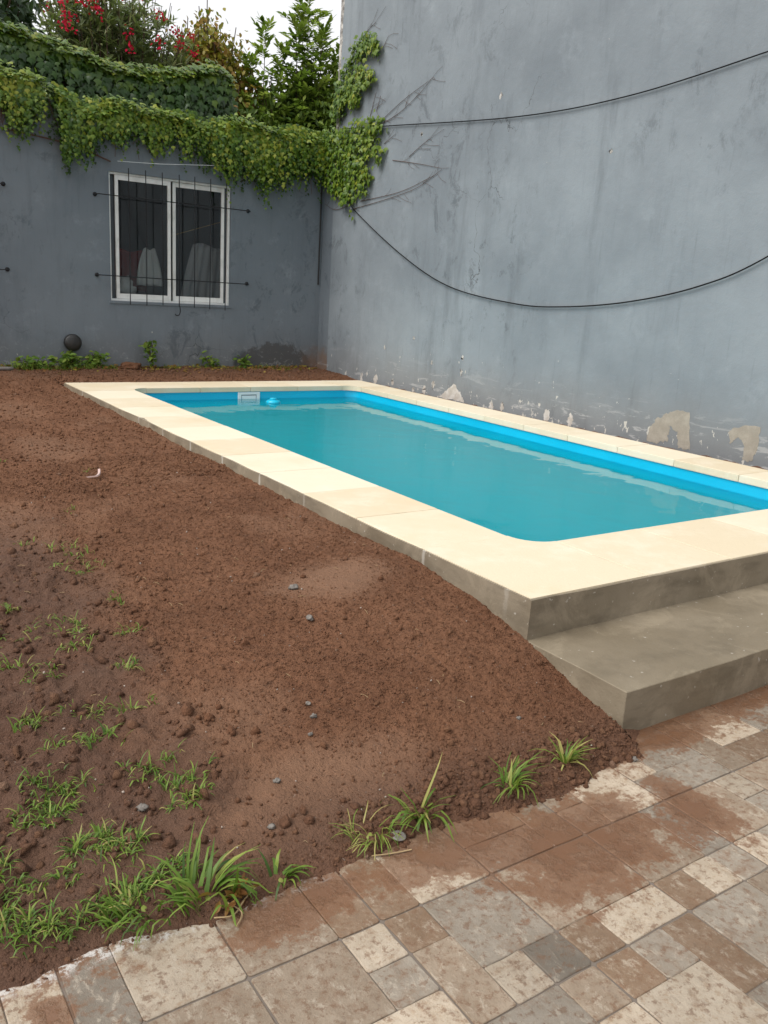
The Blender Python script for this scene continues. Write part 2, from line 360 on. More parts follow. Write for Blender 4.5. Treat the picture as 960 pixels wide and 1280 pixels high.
M['darkleaf'] = leaf_mat('dark_leaf', [(0, L(.01, .03, .012)), (1, L(.04, .085, .03))], .5, .15)
M['grass'] = leaf_mat('grass_blade', [(0, L(.04, .085, .012)), (.5, L(.12, .21, .025)), (.85, L(.23, .31, .05)), (1, L(.38, .34, .11))], .5, .3)
m = NT('bark', .9, .15); m.col(m.mix(m.noise(20, 5, .6, m.scl(m.pos(), (1, 1, .2))), L(.05, .035, .025), L(.13, .09, .065))); M['bark'] = m.m
m = NT('vine_stem', .9, .15); m.col(m.mix(m.noise(30, 3), L(.07, .045, .035), L(.15, .09, .065))); M['stem'] = m.m
m = NT('dry_straw', .9, .2); m.col(m.mix(m.noise(60, 2), L(.30, .20, .10), L(.5, .38, .22))); M['straw'] = m.m
m = NT('white_aluminium', .4, .5); m.col(m.mix(m.step(m.noise(9, 5), .4, .75), L(.78, .78, .76), L(.64, .64, .61))); M['alu'] = m.m
m = NT('window_glass', .02, .5); m.b.inputs['Transmission Weight'].default_value = 1; m.b.inputs['IOR'].default_value = 1.45
m.col(m.mix(m.noise(3), L(.86, .9, .9), L(.93, .95, .95))); M['glass'] = m.m
m = NT('grille_iron', .6, .4); m.col(m.mix(m.step(m.noise(14, 5, .7), .66, .72), L(.012, .012, .014), L(.22, .21, .2))); M['iron'] = m.m
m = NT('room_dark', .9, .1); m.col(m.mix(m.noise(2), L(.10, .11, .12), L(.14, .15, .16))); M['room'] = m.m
def cloth(name, a, b):
    m = NT(name, .9, .1); m.col(m.mix(m.noise(4, 4), a, b)); m.bump(m.noise(300, 2), .2, .002); return m.m
M['white_cloth'] = cloth('white_cloth', L(.33, .34, .33), L(.42, .43, .42)); M['red_cloth'] = cloth('red_cloth', L(.08, .010, .012), L(.12, .015, .016))
M['curtain'] = cloth('grey_curtain', L(.20, .20, .20), L(.26, .26, .26))
m = NT('cable_black', .7, .15); m.col(m.mix(m.noise(30), L(.008, .008, .009), L(.02, .02, .021))); M['cable'] = m.m
m = NT('cable_grey', .5, .4); m.col(m.mix(m.noise(30), L(.20, .22, .23), L(.28, .29, .3))); M['conduit'] = m.m
m = NT('black_pipe', .4, .5); m.col(m.mix(m.noise(15, 4), L(.012, .012, .013), L(.035, .033, .03))); M['pipe'] = m.m
m = NT('pebble_grey', .6, .4); m.col(m.mix(m.noise(40, 4), L(.10, .085, .072), L(.25, .225, .20))); M['pebble'] = m.m
m = NT('plaster_patch', .9, .15); m.col(m.mix(m.step(m.noise(9, 6, .7), .35, .7), L(.28, .255, .215), L(.36, .33, .28))); m.bump(m.noise(45, 5, .7), .5, .006); M['patch'] = m.m
m = NT('lime_patch', .95, .1); m.col(m.mix(m.step(m.noise(14, 6, .7), .35, .7), L(.45, .41, .36), L(.62, .60, .57))); m.bump(m.noise(45, 5, .7), .5, .006); M['lime'] = m.m
m = NT('plaster_grit', .95, .1); m.col(m.mix(m.noise(50, 3), L(.26, .2, .16), L(.46, .40, .35))); M['grit'] = m.m
m = NT('flaked_white_edge', .95, .1); m.col(m.mix(m.step(m.noise(8, 6, .75), .42, .62), L(.20, .19, .18), L(.60, .58, .54))); M['edge'] = m.m
m = NT('pink_plastic', .5, .4); m.col(m.mix(m.noise(20), L(.5, .34, .31), L(.62, .48, .44))); M['pink'] = m.m
m = NT('clear_plastic', .15, .5); m.col(m.mix(m.noise(20), L(.28, .25, .22), L(.38, .35, .32))); m.b.inputs['Alpha'].default_value = .6; M['clear'] = m.m

# ------------------------------------------------------------------ dimensions
XL, XR, YF, YB, YS = 2.052, 5.371, 2.031, 8.44, 1.572         # coping outer edges, step front
H1, H2 = .151, .302
IX0, IX1, IY0, IY1 = 2.535, 5.0, 2.545, 7.965                # coping inner edges
WZ = .180                                                     # water level
XW, YW = 5.5, 9.68                                           # tall wall face, low wall face

# ------------------------------------------------------------------ ground
gb = MB(); B = 600
for (x0, x1, y0, y1) in ((-B, 1.9, -B, B), (5.6, B, -B, B), (1.9, 5.6, -B, 1.6), (1.9, 5.6, 8.5, B)):
    gb.add([(x0, y0, -.06), (x1, y0, -.06), (x1, y1, -.06), (x0, y1, -.06)], [(0, 1, 2, 3)])
tag(gb.build('ground', M['ground']), kind='structure')

# patio of square tiles, every tile moulded as several stones
TX, TY, TW, TH = .62, .945, .3145, .321
patio = MB().box(-6, 9, -6, 1.585, -.2, -.0035).build('patio', M['tgrout']); tag(patio, kind='structure')
PAT = {(0, 0): [(0, 1, 2, 3, 'tan'), (2, 2, 3, 3, 'cream'), (2, 1, 3, 2, 'grey'), (1, 0, 3, 1, 'cream'), (0, 0, 1, 1, 'tan')],
       (1, 0): [(0, 2, 1, 3, 'brown'), (0, 0, 1, 2, 'tan'), (1, 1, 3, 3, 'grey'), (1, 0, 2, 1, 'cream'), (2, 0, 3, 1, 'dgrey')],
       (2, 0): [(0, 1, 3, 3, 'tan'), (0, 0, 1, 1, 'brown'), (1, 0, 3, 1, 'cream')],
       (3, 0): [(0, 1, 2, 3, 'tan'), (2, 1, 3, 3, 'grey'), (0, 0, 1, 1, 'brown'), (1, 0, 2, 1, 'cream'), (2, 0, 3, 1, 'grey')],
       (4, 0): [(0, 1, 2, 3, 'tan'), (2, 2, 3, 3, 'cream'), (2, 1, 3, 2, 'grey'), (0, 0, 1, 1, 'cream'), (1, 0, 3, 1, 'grey')],
       (2, -1): [(0, 2, 1, 3, 'brown'), (1, 2, 2, 3, 'grey'), (2, 1, 3, 3, 'brown'), (0, 0, 2, 2, 'cream'), (2, 0, 3, 1, 'grey')],
       (3, -1): [(0, 1, 2, 3, 'grey'), (2, 2, 3, 3, 'tan'), (2, 0, 3, 2, 'cream'), (0, 0, 2, 1, 'brown')],
       (1, -1): [(0, 1, 2, 3, 'grey'), (2, 2, 3, 3, 'tan'), (2, 1, 3, 2, 'cream'), (0, 0, 3, 1, 'tan')],
       (-1, 1): [(0, 2, 1, 3, 'grey'), (0, 0, 1, 2, 'dgrey'), (1, 0, 3, 3, 'cream')],
       (-1, 0): [(1, 1, 3, 3, 'tan'), (0, 1, 1, 3, 'grey'), (0, 0, 2, 1, 'brown'), (2, 0, 3, 1, 'cream')],
       (0, 1): [(0, 0, 2, 3, 'tan'), (2, 0, 3, 3, 'brown')],
       (1, 1): [(0, 0, 1, 2, 'brown'), (1, 0, 3, 2, 'cream'), (0, 2, 3, 3, 'tan')],
       (2, 1): [(0, 0, 2, 1, 'grey'), (2, 0, 3, 2, 'tan'), (0, 1, 2, 3, 'tan'), (2, 2, 3, 3, 'brown')],
       (3, 1): [(0, 0, 1, 1, 'cream'), (1, 0, 3, 2, 'cream'), (0, 1, 1, 3, 'tan'), (1, 2, 3, 3, 'tan')],
       (5, 1): [(0, 0, 1, 3, 'tan'), (1, 1, 3, 3, 'cream'), (1, 0, 3, 1, 'brown')],
       (-2, 1): [(2, 0, 3, 3, 'cream'), (0, 0, 2, 2, 'tan'), (0, 2, 2, 3, 'grey')]}
GEN = [[(0, 1, 2, 3), (2, 2, 3, 3), (2, 0, 3, 2), (0, 0, 1, 1), (1, 0, 2, 1)], [(0, 0, 1, 3), (1, 1, 3, 3), (1, 0, 2, 1), (2, 0, 3, 1)],
       [(0, 0, 2, 2), (2, 0, 3, 1), (2, 1, 3, 3), (0, 2, 1, 3), (1, 2, 2, 3)], [(1, 0, 3, 2), (0, 0, 1, 1), (0, 1, 1, 2), (0, 2, 3, 3)]]
def stone_mesh(w, h, g=.0008):
    z0, z1 = -.0034, random.uniform(-.0009, .0003); b = .0022; j = lambda: random.uniform(-.0016, .0016)
    rc = .006; poly = []
    for (sx, sy) in ((0, 0), (1, 0), (1, 1), (0, 1)):
        x = g if sx == 0 else w-g; y = g if sy == 0 else h-g; dx = 1 if sx == 0 else -1; dy = 1 if sy == 0 else -1
        a = (x+j(), y+dy*rc); c_ = (x+dx*rc, y+j()); mid = (x+dx*rc*.3, y+dy*rc*.3)
        poly += [a, mid, c_] if (sx, sy) in ((0, 0), (1, 1)) else [c_, mid, a]
        if (sx, sy) == (0, 0): poly.append((w/2, g+j()))
        if (sx, sy) == (1, 0): poly.append((w-g+j(), h/2))
        if (sx, sy) == (1, 1): poly.append((w/2, h-g+j()))
        if (sx, sy) == (0, 1): poly.append((g+j(), h/2))
    n = len(poly); cxm, cym = w/2, h/2
    ins = [(x+(cxm-x)/max(math.hypot(cxm-x, cym-y), .01)*b, y+(cym-y)/max(math.hypot(cxm-x, cym-y), .01)*b) for x, y in poly]
    V = [(x, y, z0) for x, y in poly]+[(x, y, z1-.0015) for x, y in poly]+[(x, y, z1) for x, y in ins]
    F = [(i, (i+1) % n, n+(i+1) % n, n+i) for i in range(n)]+[(n+i, n+(i+1) % n, 2*n+(i+1) % n, 2*n+i) for i in range(n)]+[tuple(range(2*n, 3*n))]
    return mesh('stone', V, F)
def in_view(p, mg=.35):
    d = np.array(p)-np.array([0, 0, H]); zc = d@_f
    if zc < .05: return False
    px = 480+FPX*(d@_r)/zc; py = 640-FPX*(d@_u)/zc
    return -960*mg < px < 960*(1+mg) and -1280*mg < py < 1280*(1+mg)
for i in range(-5, 13):
    for j in range(-3, 2):
        x0 = TX+i*TW; y0 = TY+j*TH
        if not in_view((x0+TW/2, y0+TH/2, 0)): continue
        t = empty('tile', (x0, y0, 0), patio)
        if (i, j) in PAT: pat = PAT[(i, j)]
        else:
            k = random.random()
            pat = [p+(random.choice(['cream', 'tan', 'tan', 'grey', 'brown', 'grey']),) for p in random.choice(GEN)]
            if k < .5: pat = [(3-b_[2], b_[1], 3-b_[0], b_[3], b_[4]) for b_ in pat]
            if random.random() < .5: pat = [(b_[0], 3-b_[3], b_[2], 3-b_[1], b_[4]) for b_ in pat]
        ux, uy = (TW-.0032)/3, (TH-.0032)/3
        for (u0, v0, u1, v1, k) in pat:
            me = stone_mesh((u1-u0)*ux, (v1-v0)*uy); me.materials.append(ST[k])
            o = link('stone', me, None, t, (u0*ux+.0016, v0*uy+.0016, 0))

# ------------------------------------------------------------------ soil
def soil_z(x, y, fine=True):
    zp = np.interp(y, [1.40, 1.50, 1.57, 1.75, 2.03, 2.3, 2.6, 4, 8.4, 8.7, 9.7], [.01, .022, .035, .075, .15, .205, .232, .243, .265, .285, .33])
    zl = np.interp(y, [1.40, 1.5, 1.6, 2, 3, 4, 6, 8.4, 9.7], [.012, .02, .03, .05, .085, .135, .205, .285, .345])
    t = sst(x, .35, 1.95); z = zl*(1-t)+zp*t
    z = np.where(x > 2.06, np.where(y < 8, np.minimum(z, .03), z), z)
    am = sst(y, 1.45, 2.1)*(1-.35*sst(x, 1.7, 2.05))
    z = z+am*.030*fbm(x*1.6, y*1.6, 2)+am*.013*fbm(x*5+3, y*5, 2)
    lm = (1-sst(x, .75, 1.15))*(1-sst(y, 3.4, 4.4))           # trampled muddy lawn
    z = z+lm*sst(y, 1.6, 1.85)*(.034*fbm(x*7+7, y*7, 3)+.02*np.abs(fbm(x*19+2, y*19, 3)))
    rough_ = 1-.75*smooth_mask(x, y)
    if fine: z = z+sst(y, 1.44, 1.62)*rough_*(.008*fbm(x*22, y*22, 3, .65)+.004*fbm(x*65, y*65, 2, .7))
    ye = 1.465+.05*fbm(x*3.1, y*0+2.2, 4, .5)-.05*np.exp(-((x-1.62)/.18)**2)-.02*np.exp(-((x-.62)/.1)**2)
    ye = np.where(x > 2.02, np.maximum(ye, 1.50+(x-2.02)*.6), ye)
    return np.minimum(z, (y-ye)*np.where(x < 1.05, .28, .5)+.0022*fbm(x*30, y*30, 2))
def ell(x, y, cx, cy, rx, ry, s=.5):
    d = np.sqrt(((x-cx)/rx)**2+((y-cy)/ry)**2)+.35*fbm(x*4, y*4, 3); return 1-sst(d, 1-s, 1+s)
def smooth_mask(x, y):
    a = ell(x, y, 1.66, 2.72, .22, .16); a = np.maximum(a, .55*ell(x, y, 1.28, 5.6, .2, .4)); a = np.maximum(a, .9*ell(x, y, .98, 1.72, .36, .18))
    a = np.maximum(a, .8*ell(x, y, .62, 2.52, .26, .05)); a = np.maximum(a, .8*ell(x, y, .75, 1.66, .3, .13)); a = np.maximum(a, .6*ell(x, y, .85, 2.1, .22, .22))
    a = np.maximum(a, .45*ell(x, y, 1.35, 7.1, .2, .4)); a = np.maximum(a, .8*ell(x, y, .3, 1.8, .35, .2)); a = np.maximum(a, .6*ell(x, y, .75, 4.0, .16, .5)); a = np.maximum(a, .38*sst(fbm(x*1.7+9, y*1.3+4, 3), .15, .5)); return np.clip(a, 0, 1)
def damp_mask(x, y):
    a = .8*(1-sst(x+.25*fbm(x*3, y*2, 3)-.06*(y-2), .62, .95))*(1-sst(y, 3.6, 4.6))
    a = np.maximum(a, .6*(1-sst(y+.1*fbm(x*4, y*4, 3), 1.5, 1.8))); a = np.maximum(a, .35*sst(y, 8.6, 9.4)); return np.clip(a, 0, 1)
def grid(xs, ys):
    X, Y = np.meshgrid(xs, ys); n, k = X.shape; I = np.arange(n*k).reshape(n, k)
    T = np.stack([I[:-1, :-1], I[:-1, 1:], I[1:, 1:], I[1:, :-1]], -1).reshape(-1, 4); return X.ravel(), Y.ravel(), T
ys = [1.36]
while ys[-1] < 9.69: ys.append(ys[-1]+(.004 if ys[-1] < 1.6 else .0065)+.0028*max(0, ys[-1]-1.6))
ys = np.array(ys)
xa = np.concatenate([np.arange(-4, -.4, .09), np.arange(-.4, 2.06, .0075)])
X1, Y1, T1 = grid(xa, ys)
X2, Y2, T2 = grid(np.arange(2.06, 5.52, .03), np.arange(8.40, 9.70, .03))
X3, Y3, T3 = grid(np.arange(2.06, 2.30, .0075), np.arange(1.42, 1.59, .0075))
Z1, Z2, Z3 = soil_z(X1, Y1), soil_z(X2, Y2), soil_z(X3, Y3)
XX = np.concatenate([X1, X2, X3]); YY = np.concatenate([Y1, Y2, Y3]); ZZ = np.concatenate([Z1, Z2, Z3])
me = raw_mesh('soil', np.stack([XX, YY, ZZ], 1), np.concatenate([T1, T2+len(X1), T3+len(X1)+len(X2)]))
add_attr(me, 'damp', damp_mask(XX, YY)); add_attr(me, 'dry', smooth_mask(XX, YY)*(1-.5*damp_mask(XX, YY))); add_attr(me, 'tint', np.zeros(len(XX)))
me.polygons.foreach_set('use_smooth', np.ones(len(me.polygons), dtype=bool))
soil = link('soil', me, M['soil']); tag(soil, kind='structure')
# dirt in the slot between coping and tall wall
xs_, ys_, t_ = grid(np.linspace(XR-.02, XW+.01, 6), np.arange(.5, 8.45, .03))
me = raw_mesh('soil', np.stack([xs_, ys_, .278+.02*fbm(xs_*20, ys_*9, 3)], 1), t_); add_attr(me, 'damp', np.full(len(xs_), .3)); add_attr(me, 'dry', np.zeros(len(xs_))); add_attr(me, 'tint', np.zeros(len(xs_)))
tag(link('soil_strip', me, M['soil']), kind='structure')

# loose clods
ico = bmesh.new(); bmesh.ops.create_icosphere(ico, subdivisions=1, radius=1); iv = np.array([v.co[:] for v in ico.verts]); it = np.array([[v.index for v in f.verts] for f in ico.faces]); ico.free()
def rand_rot(n):
    q = rng.normal(size=(n, 4)); q /= np.linalg.norm(q, axis=1)[:, None]; w, x, y, z = q.T
    return np.stack([np.stack([1-2*(y*y+z*z), 2*(x*y-z*w), 2*(x*z+y*w)], -1), np.stack([2*(x*y+z*w), 1-2*(x*x+z*z), 2*(y*z-x*w)], -1), np.stack([2*(x*z-y*w), 2*(y*z+x*w), 1-2*(x*x+y*y)], -1)], 1)
def clods(name, n, x0, x1, y0, y1, smin, smax, pw, mask):
    x = rng.uniform(x0, x1, n*3); y = y0+(y1-y0)*rng.uniform(0, 1, n*3)**1.3
    k = rng.uniform(0, 1, n*3) < mask(x, y); x, y = x[k][:n], y[k][:n]; n = len(x)
    s = smin+(smax-smin)*rng.uniform(0, 1, n)**pw
    S = s[:, None]*rng.uniform(.6, 1.25, (n, 3)); P = np.stack([x, y, soil_z(x, y)+s*.1], 1)
    v = iv[None]*(1+rng.uniform(-.45, .45, (n, len(iv), 1)))*S[:, None, :]
    V = np.einsum('nij,nkj->nki', rand_rot(n), v)+P[:, None, :]
    me = raw_mesh(name, V.reshape(-1, 3), (it[None]+np.arange(n)[:, None, None]*len(iv)).reshape(-1, 3))
    add_attr(me, 'tint', np.repeat(rng.uniform(-.6, .9, n), len(iv))); add_attr(me, 'damp', np.repeat(damp_mask(x, y)*.7, len(iv))); add_attr(me, 'dry', np.zeros(n*len(iv)))
    return tag(link(name, me, M['soil']), 'loose brown crumbs of soil spread over the bare earth', 'soil', kind='stuff')
cmask = lambda x, y: (1-.93*smooth_mask(x, y))*(.12+.88*sst(x+.25*fbm(x*2, y*2, 2)+.12*(y-2), .75, 1.15))*np.where(soil_z(x, y, False) > .004, 1, 0)
clods('soil_crumbs', 60000, .15, 2.05, 1.42, 5.2, .0013, .0044, 2.2, cmask)
clods('soil_clods', 800, .15, 2.04, 1.44, 4.5, .005, .015, 3.5, cmask)
clods('soil_crumbs_back', 7000, .9, 2.05, 4.5, 9.4, .003, .012, 2.4, lambda x, y: .9-.8*smooth_mask(x, y))
clods('soil_rim', 1100, 1.05, 2.06, 1.40, 1.62, .0025, .014, 3.2, lambda x, y: np.where((soil_z(x, y, False) > -.006) & (x > .9), .9, 0))
clods('soil_rim_left', 500, .15, 1.1, 1.38, 1.62, .002, .008, 2.5, lambda x, y: np.where(soil_z(x, y, False) > -.004, .6, 0))
clods('mud_lumps', 700, .2, 1.0, 1.6, 4.2, .006, .022, 3.0, lambda x, y: (.25+.75*sst(fbm(x*5, y*5, 2), 0, .4))*(1-sst(x, .8, 1.05)))
clods('soil_crumbs_strip', 2500, 2.0, 5.45, 8.46, 9.6, .006, .018, 2, lambda x, y: .9+0*x)

# ------------------------------------------------------------------ pool
pool = empty('swimming_pool', (3.77, 5.2, 0)); tag(pool, 'turquoise swimming pool with cream stone coping raised above the bare soil', 'swimming pool')
def ripple(o, amp, sc):
    for v in o.data.vertices:
        n = Vector((pn(np.array([v.co.y*sc+v.co.z*3]), np.array([v.co.z*sc+.3]))[0], pn(np.array([v.co.x*sc+5.2]), np.array([v.co.z*sc+2.3]))[0], pn(np.array([v.co.x*sc+1.2]), np.array([v.co.y*sc+7.3]))[0]))
        v.co += n*amp
kb = MB()
zt = H2-.004
kb.prism([(XL, YF), (XR, YF), (XR, YF+.28), (XL+.28, YF+.28), (XL+.28, YB-.28), (XR-.28, YB-.28), (XR-.28, YF+.28), (XR, YF+.28), (XR, YB), (XL, YB)], -.15, zt) if False else None
for (x0, x1, y0, y1) in ((XL, XR, YF, YF+.3), (XL, XL+.3, YF+.3, YB-.3), (XR-.25, XR, YF+.3, YB-.3), (XL, XR, YB-.3, YB)):
    b = MB().box(x0, x1, y0, y1, -.15, zt).build('kerb_wall', M['cement_kerb'], pool, bevel=0, sub=.12)
    ripple(b, .006, 3.1)
gb_ = MB()
for (x0, x1, y0, y1) in ((XL+.02, IX1, YF+.02, IY0-.02), (XL+.02, IX0-.02, IY0-.02, IY1+.02), (IX1+.02, XR-.02, YF+.02, IY1+.02), (XL+.02, XR-.02, IY1+.02, YB-.02)):
    gb_.box(x0, x1, y0, y1, H2-.045, H2-.0035)
gb_.build('grout_bed', M['grout'], pool)
stones = []; R_ = .15; G = .0015; ed = .010
def corner(cx, cy, sx, sy, wx, wy):
    lx, ly = wx+R_, wy+R_
    pts = [(ed, ed), (lx-G, ed), (lx-G, wy)]+[(wx+R_-R_*math.sin(a), wy+R_-R_*math.cos(a)) for a in [k*math.pi/16 for k in range(0, 9)]][0:]+[(wx, ly-G), (ed, ly-G)]
    P = []
    for p in pts:
        q = (cx+sx*p[0], cy+sy*p[1])
        if not P or math.dist(P[-1], q) > 1e-4: P.append(q)
    return P if sx*sy > 0 else P[::-1]
def coping_piece(poly, k):
    o = MB().prism(poly, H2-.05, H2+random.uniform(-.0012, .0012)).build('coping_stone', M['coping'], pool, bevel=.005, seg=2)
wl_, wr_, wf_, wb_ = IX0-XL, XR-IX1, IY0-YF, YB-IY1
for p in (corner(XL, YF, 1, 1, wl_, wf_), corner(XR, YF, -1, 1, wr_, wf_), corner(XL, YB, 1, -1, wl_, wb_), corner(XR, YB, -1, -1, wr_, wb_)): coping_piece(p, 0)
def run(a0, a1, n, fn):
    for k in range(n): coping_piece(fn(a0+(a1-a0)*k/n+G, a0+(a1-a0)*(k+1)/n-G), k)
ya, yb = YF+wf_+R_, YB-wb_-R_; xa_, xb_ = XL+wl_+R_, XR-wr_-R_
run(ya, yb, 10, lambda a, b: [(XL+ed, a), (IX0, a), (IX0, b), (XL+ed, b)]); run(ya, yb, 10, lambda a, b: [(IX1, a), (XR-.004, a), (XR-.004, b), (IX1, b)])
run(xa_, xb_, 4, lambda a, b: [(a, YF+ed), (b, YF+ed), (b, IY0), (a, IY0)]); run(xa_, xb_, 4, lambda a, b: [(a, IY1), (b, IY1), (b, YB-.004), (a, YB-.004)])
def rrect(x0, x1, y0, y1, r, n=8):
    P = []
    for (cx, cy, a0) in ((x1-r, y1-r, 0), (x0+r, y1-r, 90), (x0+r, y0+r, 180), (x1-r, y0+r, 270)):
        for k in range(n+1):
            a = math.radians(a0+90*k/n); P.append((cx+r*math.cos(a), cy+r*math.sin(a)))
    return P
o_ = .012; rp = rrect(IX0-o_, IX1+o_, IY0-o_, IY1+o_, R_); n = len(rp); V = []; lev = [(.252, 0), (-.6, .04), (-1.05, .10), (-1.13, .2)]
for (z, ins) in lev:
    V += [(x, y, z) for x, y in rrect(IX0-o_+ins, IX1+o_-ins, IY0-o_+ins, IY1+o_-ins, R_)]
F = [(k*n+i, (k+1)*n+i, (k+1)*n+(i+1) % n, k*n+(i+1) % n) for k in range(3) for i in range(n)]+[tuple(range(3*n, 4*n))]
link('shell', mesh('shell', V, F, True), M['shell'], pool)
# skimmer mouth in the far wall
sk = empty('skimmer', (-.02, 2.75, 0), pool); yb_ = IY1+o_
f = MB(); f.box(3.63, 3.87, yb_-.014, yb_+.004, .222, .246).box(3.63, 3.87, yb_-.014, yb_+.004, .125, .15).box(3.63, 3.665, yb_-.014, yb_+.004, .15, .222).box(3.835, 3.87, yb_-.014, yb_+.004, .15, .222)
f.build('frame', M['fitting'], sk, bevel=.003)
MB().box(3.665, 3.835, yb_-.003, yb_+.003, .15, .222).build('recess', M['slot'], sk)
MB().box(3.672, 3.828, yb_-.010, yb_-.004, .155, .214).build('flap', M['fitting'], sk, bevel=.002)
# water
wp = rrect(IX0-.03, IX1+.03, IY0-.03, IY1+.03, R_)
wat = MB().prism(wp, -1.2, WZ).build('water', M['water']); tag(wat, kind='structure')
# floating dispenser
fl = empty('pool_float', (3.875, 7.67, WZ)); tag(fl, 'small turquoise plastic float drifting on the pool by the skimmer', 'pool float')
MB().lathe([(.02, -.03), (.06, -.02), (.072, -.004), (.072, .010), (.06, .022), (.03, .032)], 24).build('body', M['float'], fl, smooth=True, loc=(0, 0, 0))
MB().lathe([(.034, .0), (.034, .012), (.028, .016)], 20).build('cap', M['float'], fl, smooth=True, loc=(0, 0, .03))

# step
step_o = empty('concrete_step', (3.7, 1.8, 0)); tag(step_o, 'wide grey-brown concrete step below the front of the pool coping', 'step')
b = MB().box(XL-.004, XW+.4, YS, YF+.02, -.15, H1).build('tread_block', M['cement'], step_o, sub=.09, bevel=0)
ripple(b, .005, 4.1)
bm = bmesh.new(); bm.from_mesh(b.data); bmesh.ops.bevel(bm, geom=[e for e in bm.edges if len(e.link_faces) == 2 and e.calc_face_angle() > .8], offset=.0022, segments=1, affect='EDGES'); bm.to_mesh(b.data); bm.free()

# ------------------------------------------------------------------ tall neighbour wall
tall = empty('tall_wall', (XW, 4, 0)); tag(tall, 'tall weathered grey-blue rendered wall along the far side of the pool', 'wall')
MB().box(XW, XW+.3, -6, 9.43, -.3, 7.5).build('wall_face', M['wall_tall'], tall)
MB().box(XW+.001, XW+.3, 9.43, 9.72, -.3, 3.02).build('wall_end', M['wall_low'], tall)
ep = [(XW-.004+random.uniform(-.001, .001), z) for z in np.arange(2.95, 7.5, .07)]
e = MB()                                                     # broken white arris
V = []
for (x, z) in ep:
    w_ = .035+.03*random.random()
    V += [(XW-.003, 9.436, z), (XW-.003, 9.43-w_, z), (XW+.0, 9.43-w_-.004, z)]
F = [(i*3+k, i*3+k+1, i*3+k+4, i*3+k+3) for i in range(len(ep)-1) for k in range(2)]
link('broken_edge', mesh('broken_edge', V, F), M['edge'], tall)
def wall_patch(name, poly, mat, th=.0018):
    n = len(poly); P = []
    for i in range(n):                                      # roughen the outline
        a, b_ = poly[i], poly[(i+1) % n]
        for k in range(7):
            t = k/7; P.append((a[0]+(b_[0]-a[0])*t+random.uniform(-.009, .009), a[1]+(b_[1]-a[1])*t+random.uniform(-.011, .011)))
    n = len(P); V = [(XW+.002, y, z) for y, z in P]+[(XW-th, y, z) for y, z in P]
    F = [tuple(range(n, 2*n))]+[(i, (i+1) % n, n+(i+1) % n, n+i) for i in range(n)]
    me = mesh(name, V, F); bm = bmesh.new(); bm.from_mesh(me); bmesh.ops.recalc_face_normals(bm, faces=bm.faces); bm.to_mesh(me); bm.free()
    return link(name, me, mat, tall)
wall_patch('cement_patch', [(4.377, .29), (4.36, .401), (4.298, .493), (4.174, .561), (4.01, .585), (3.967, .301), (4.068, .295), (4.09, .40), (4.161, .46), (4.18, .40), (4.167, .33), (4.281, .30)], M['patch'])
wall_patch('cement_patch', [(3.664, .486), (3.625, .527), (3.419, .571), (3.42, .413), (3.445, .311), (3.52, .302), (3.529, .422), (3.589, .469), (3.64, .40)], M['patch'])
wall_patch('lime_patch', [(7.092, .277), (6.967, .368), (6.844, .449), (6.73, .366), (6.669, .293)], M['lime'], .002)
for (y, z, s) in ((7.35, .33, .05), (7.2, .40, .04), (7.6, .85, .03), (8.15, .70, .025), (7.55, .30, .045), (6.25, .3, .05), (6.1, .32, .04), (5.5, .33, .06), (5.2, .33, .05), (7.25, .62, .02), (6.75, .72, .025), (6.75, .58, .03), (7.7, 2.9, .025), (6.5, 3.1, .03), (5.1, 2.5, .02), (8.6, .32, .05), (8.3, .33, .06), (7.95, .34, .05)):
    k = random.uniform(.9, 2.2); s *= .72
    wall_patch('flake', [(y+s*math.cos(a)*random.uniform(.5, 1.1), z+s*k*math.sin(a)*random.uniform(.5, 1.1)) for a in [i*math.pi/3 for i in range(6)]], M['lime'], .0012)

def smooth_path(P, n=10):
    P = [Vector(p) for p in P]; Q = [P[0]*2-P[1]]+P+[P[-1]*2-P[-2]]; out = []
    for i in range(1, len(Q)-2):
        p0, p1, p2, p3 = Q[i-1:i+3]
        for k in range(n):
            t = k/n; out.append(.5*((2*p1)+(p2-p0)*t+(2*p0-5*p1+4*p2-p3)*t*t+(3*p1-p0-3*p2+p3)*t**3))
    out.append(P[-1]); return out
c1 = [(XW-.018, y, z) for y, z in ((1.2, 3.55), (3.0, 3.11), (3.79, 3.0), (4.99, 2.885), (6.27, 2.89), (8.26, 3.04), (9.3, 3.12))]
tag(MB().tube(smooth_path(c1), .0052, 6).build('overhead_cable', M['cable'], smooth=True), 'thin black cable sagging across the upper tall wall from the ivy', 'cable')
c2 = [(XW-.02, y, z) for y, z in ((9.46, 2.57), (8.92, 2.21), (7.88, 1.70), (7.01, 1.40), (6.04, 1.28), (5.43, 1.28), (4.73, 1.35), (4.08, 1.49), (3.55, 1.71), (2.6, 2.3), (1.6, 3.2))]
dp = empty('drooping_cable', (XW-.05, 6, 1.3)); tag(dp, 'black cable drooping in a deep curve below the ivy on the tall wall', 'cable')
MB().tube(smooth_path(c2), .0058, 6).build('cable_run', M['cable'], dp, smooth=True)
MB().tube(smooth_path([(XW-.05, 9.62, 2.75), (XW-.053, 9.46, 2.575), (XW-.053, 8.92, 2.213)]), .013, 8).build('conduit', M['conduit'], dp, smooth=True)

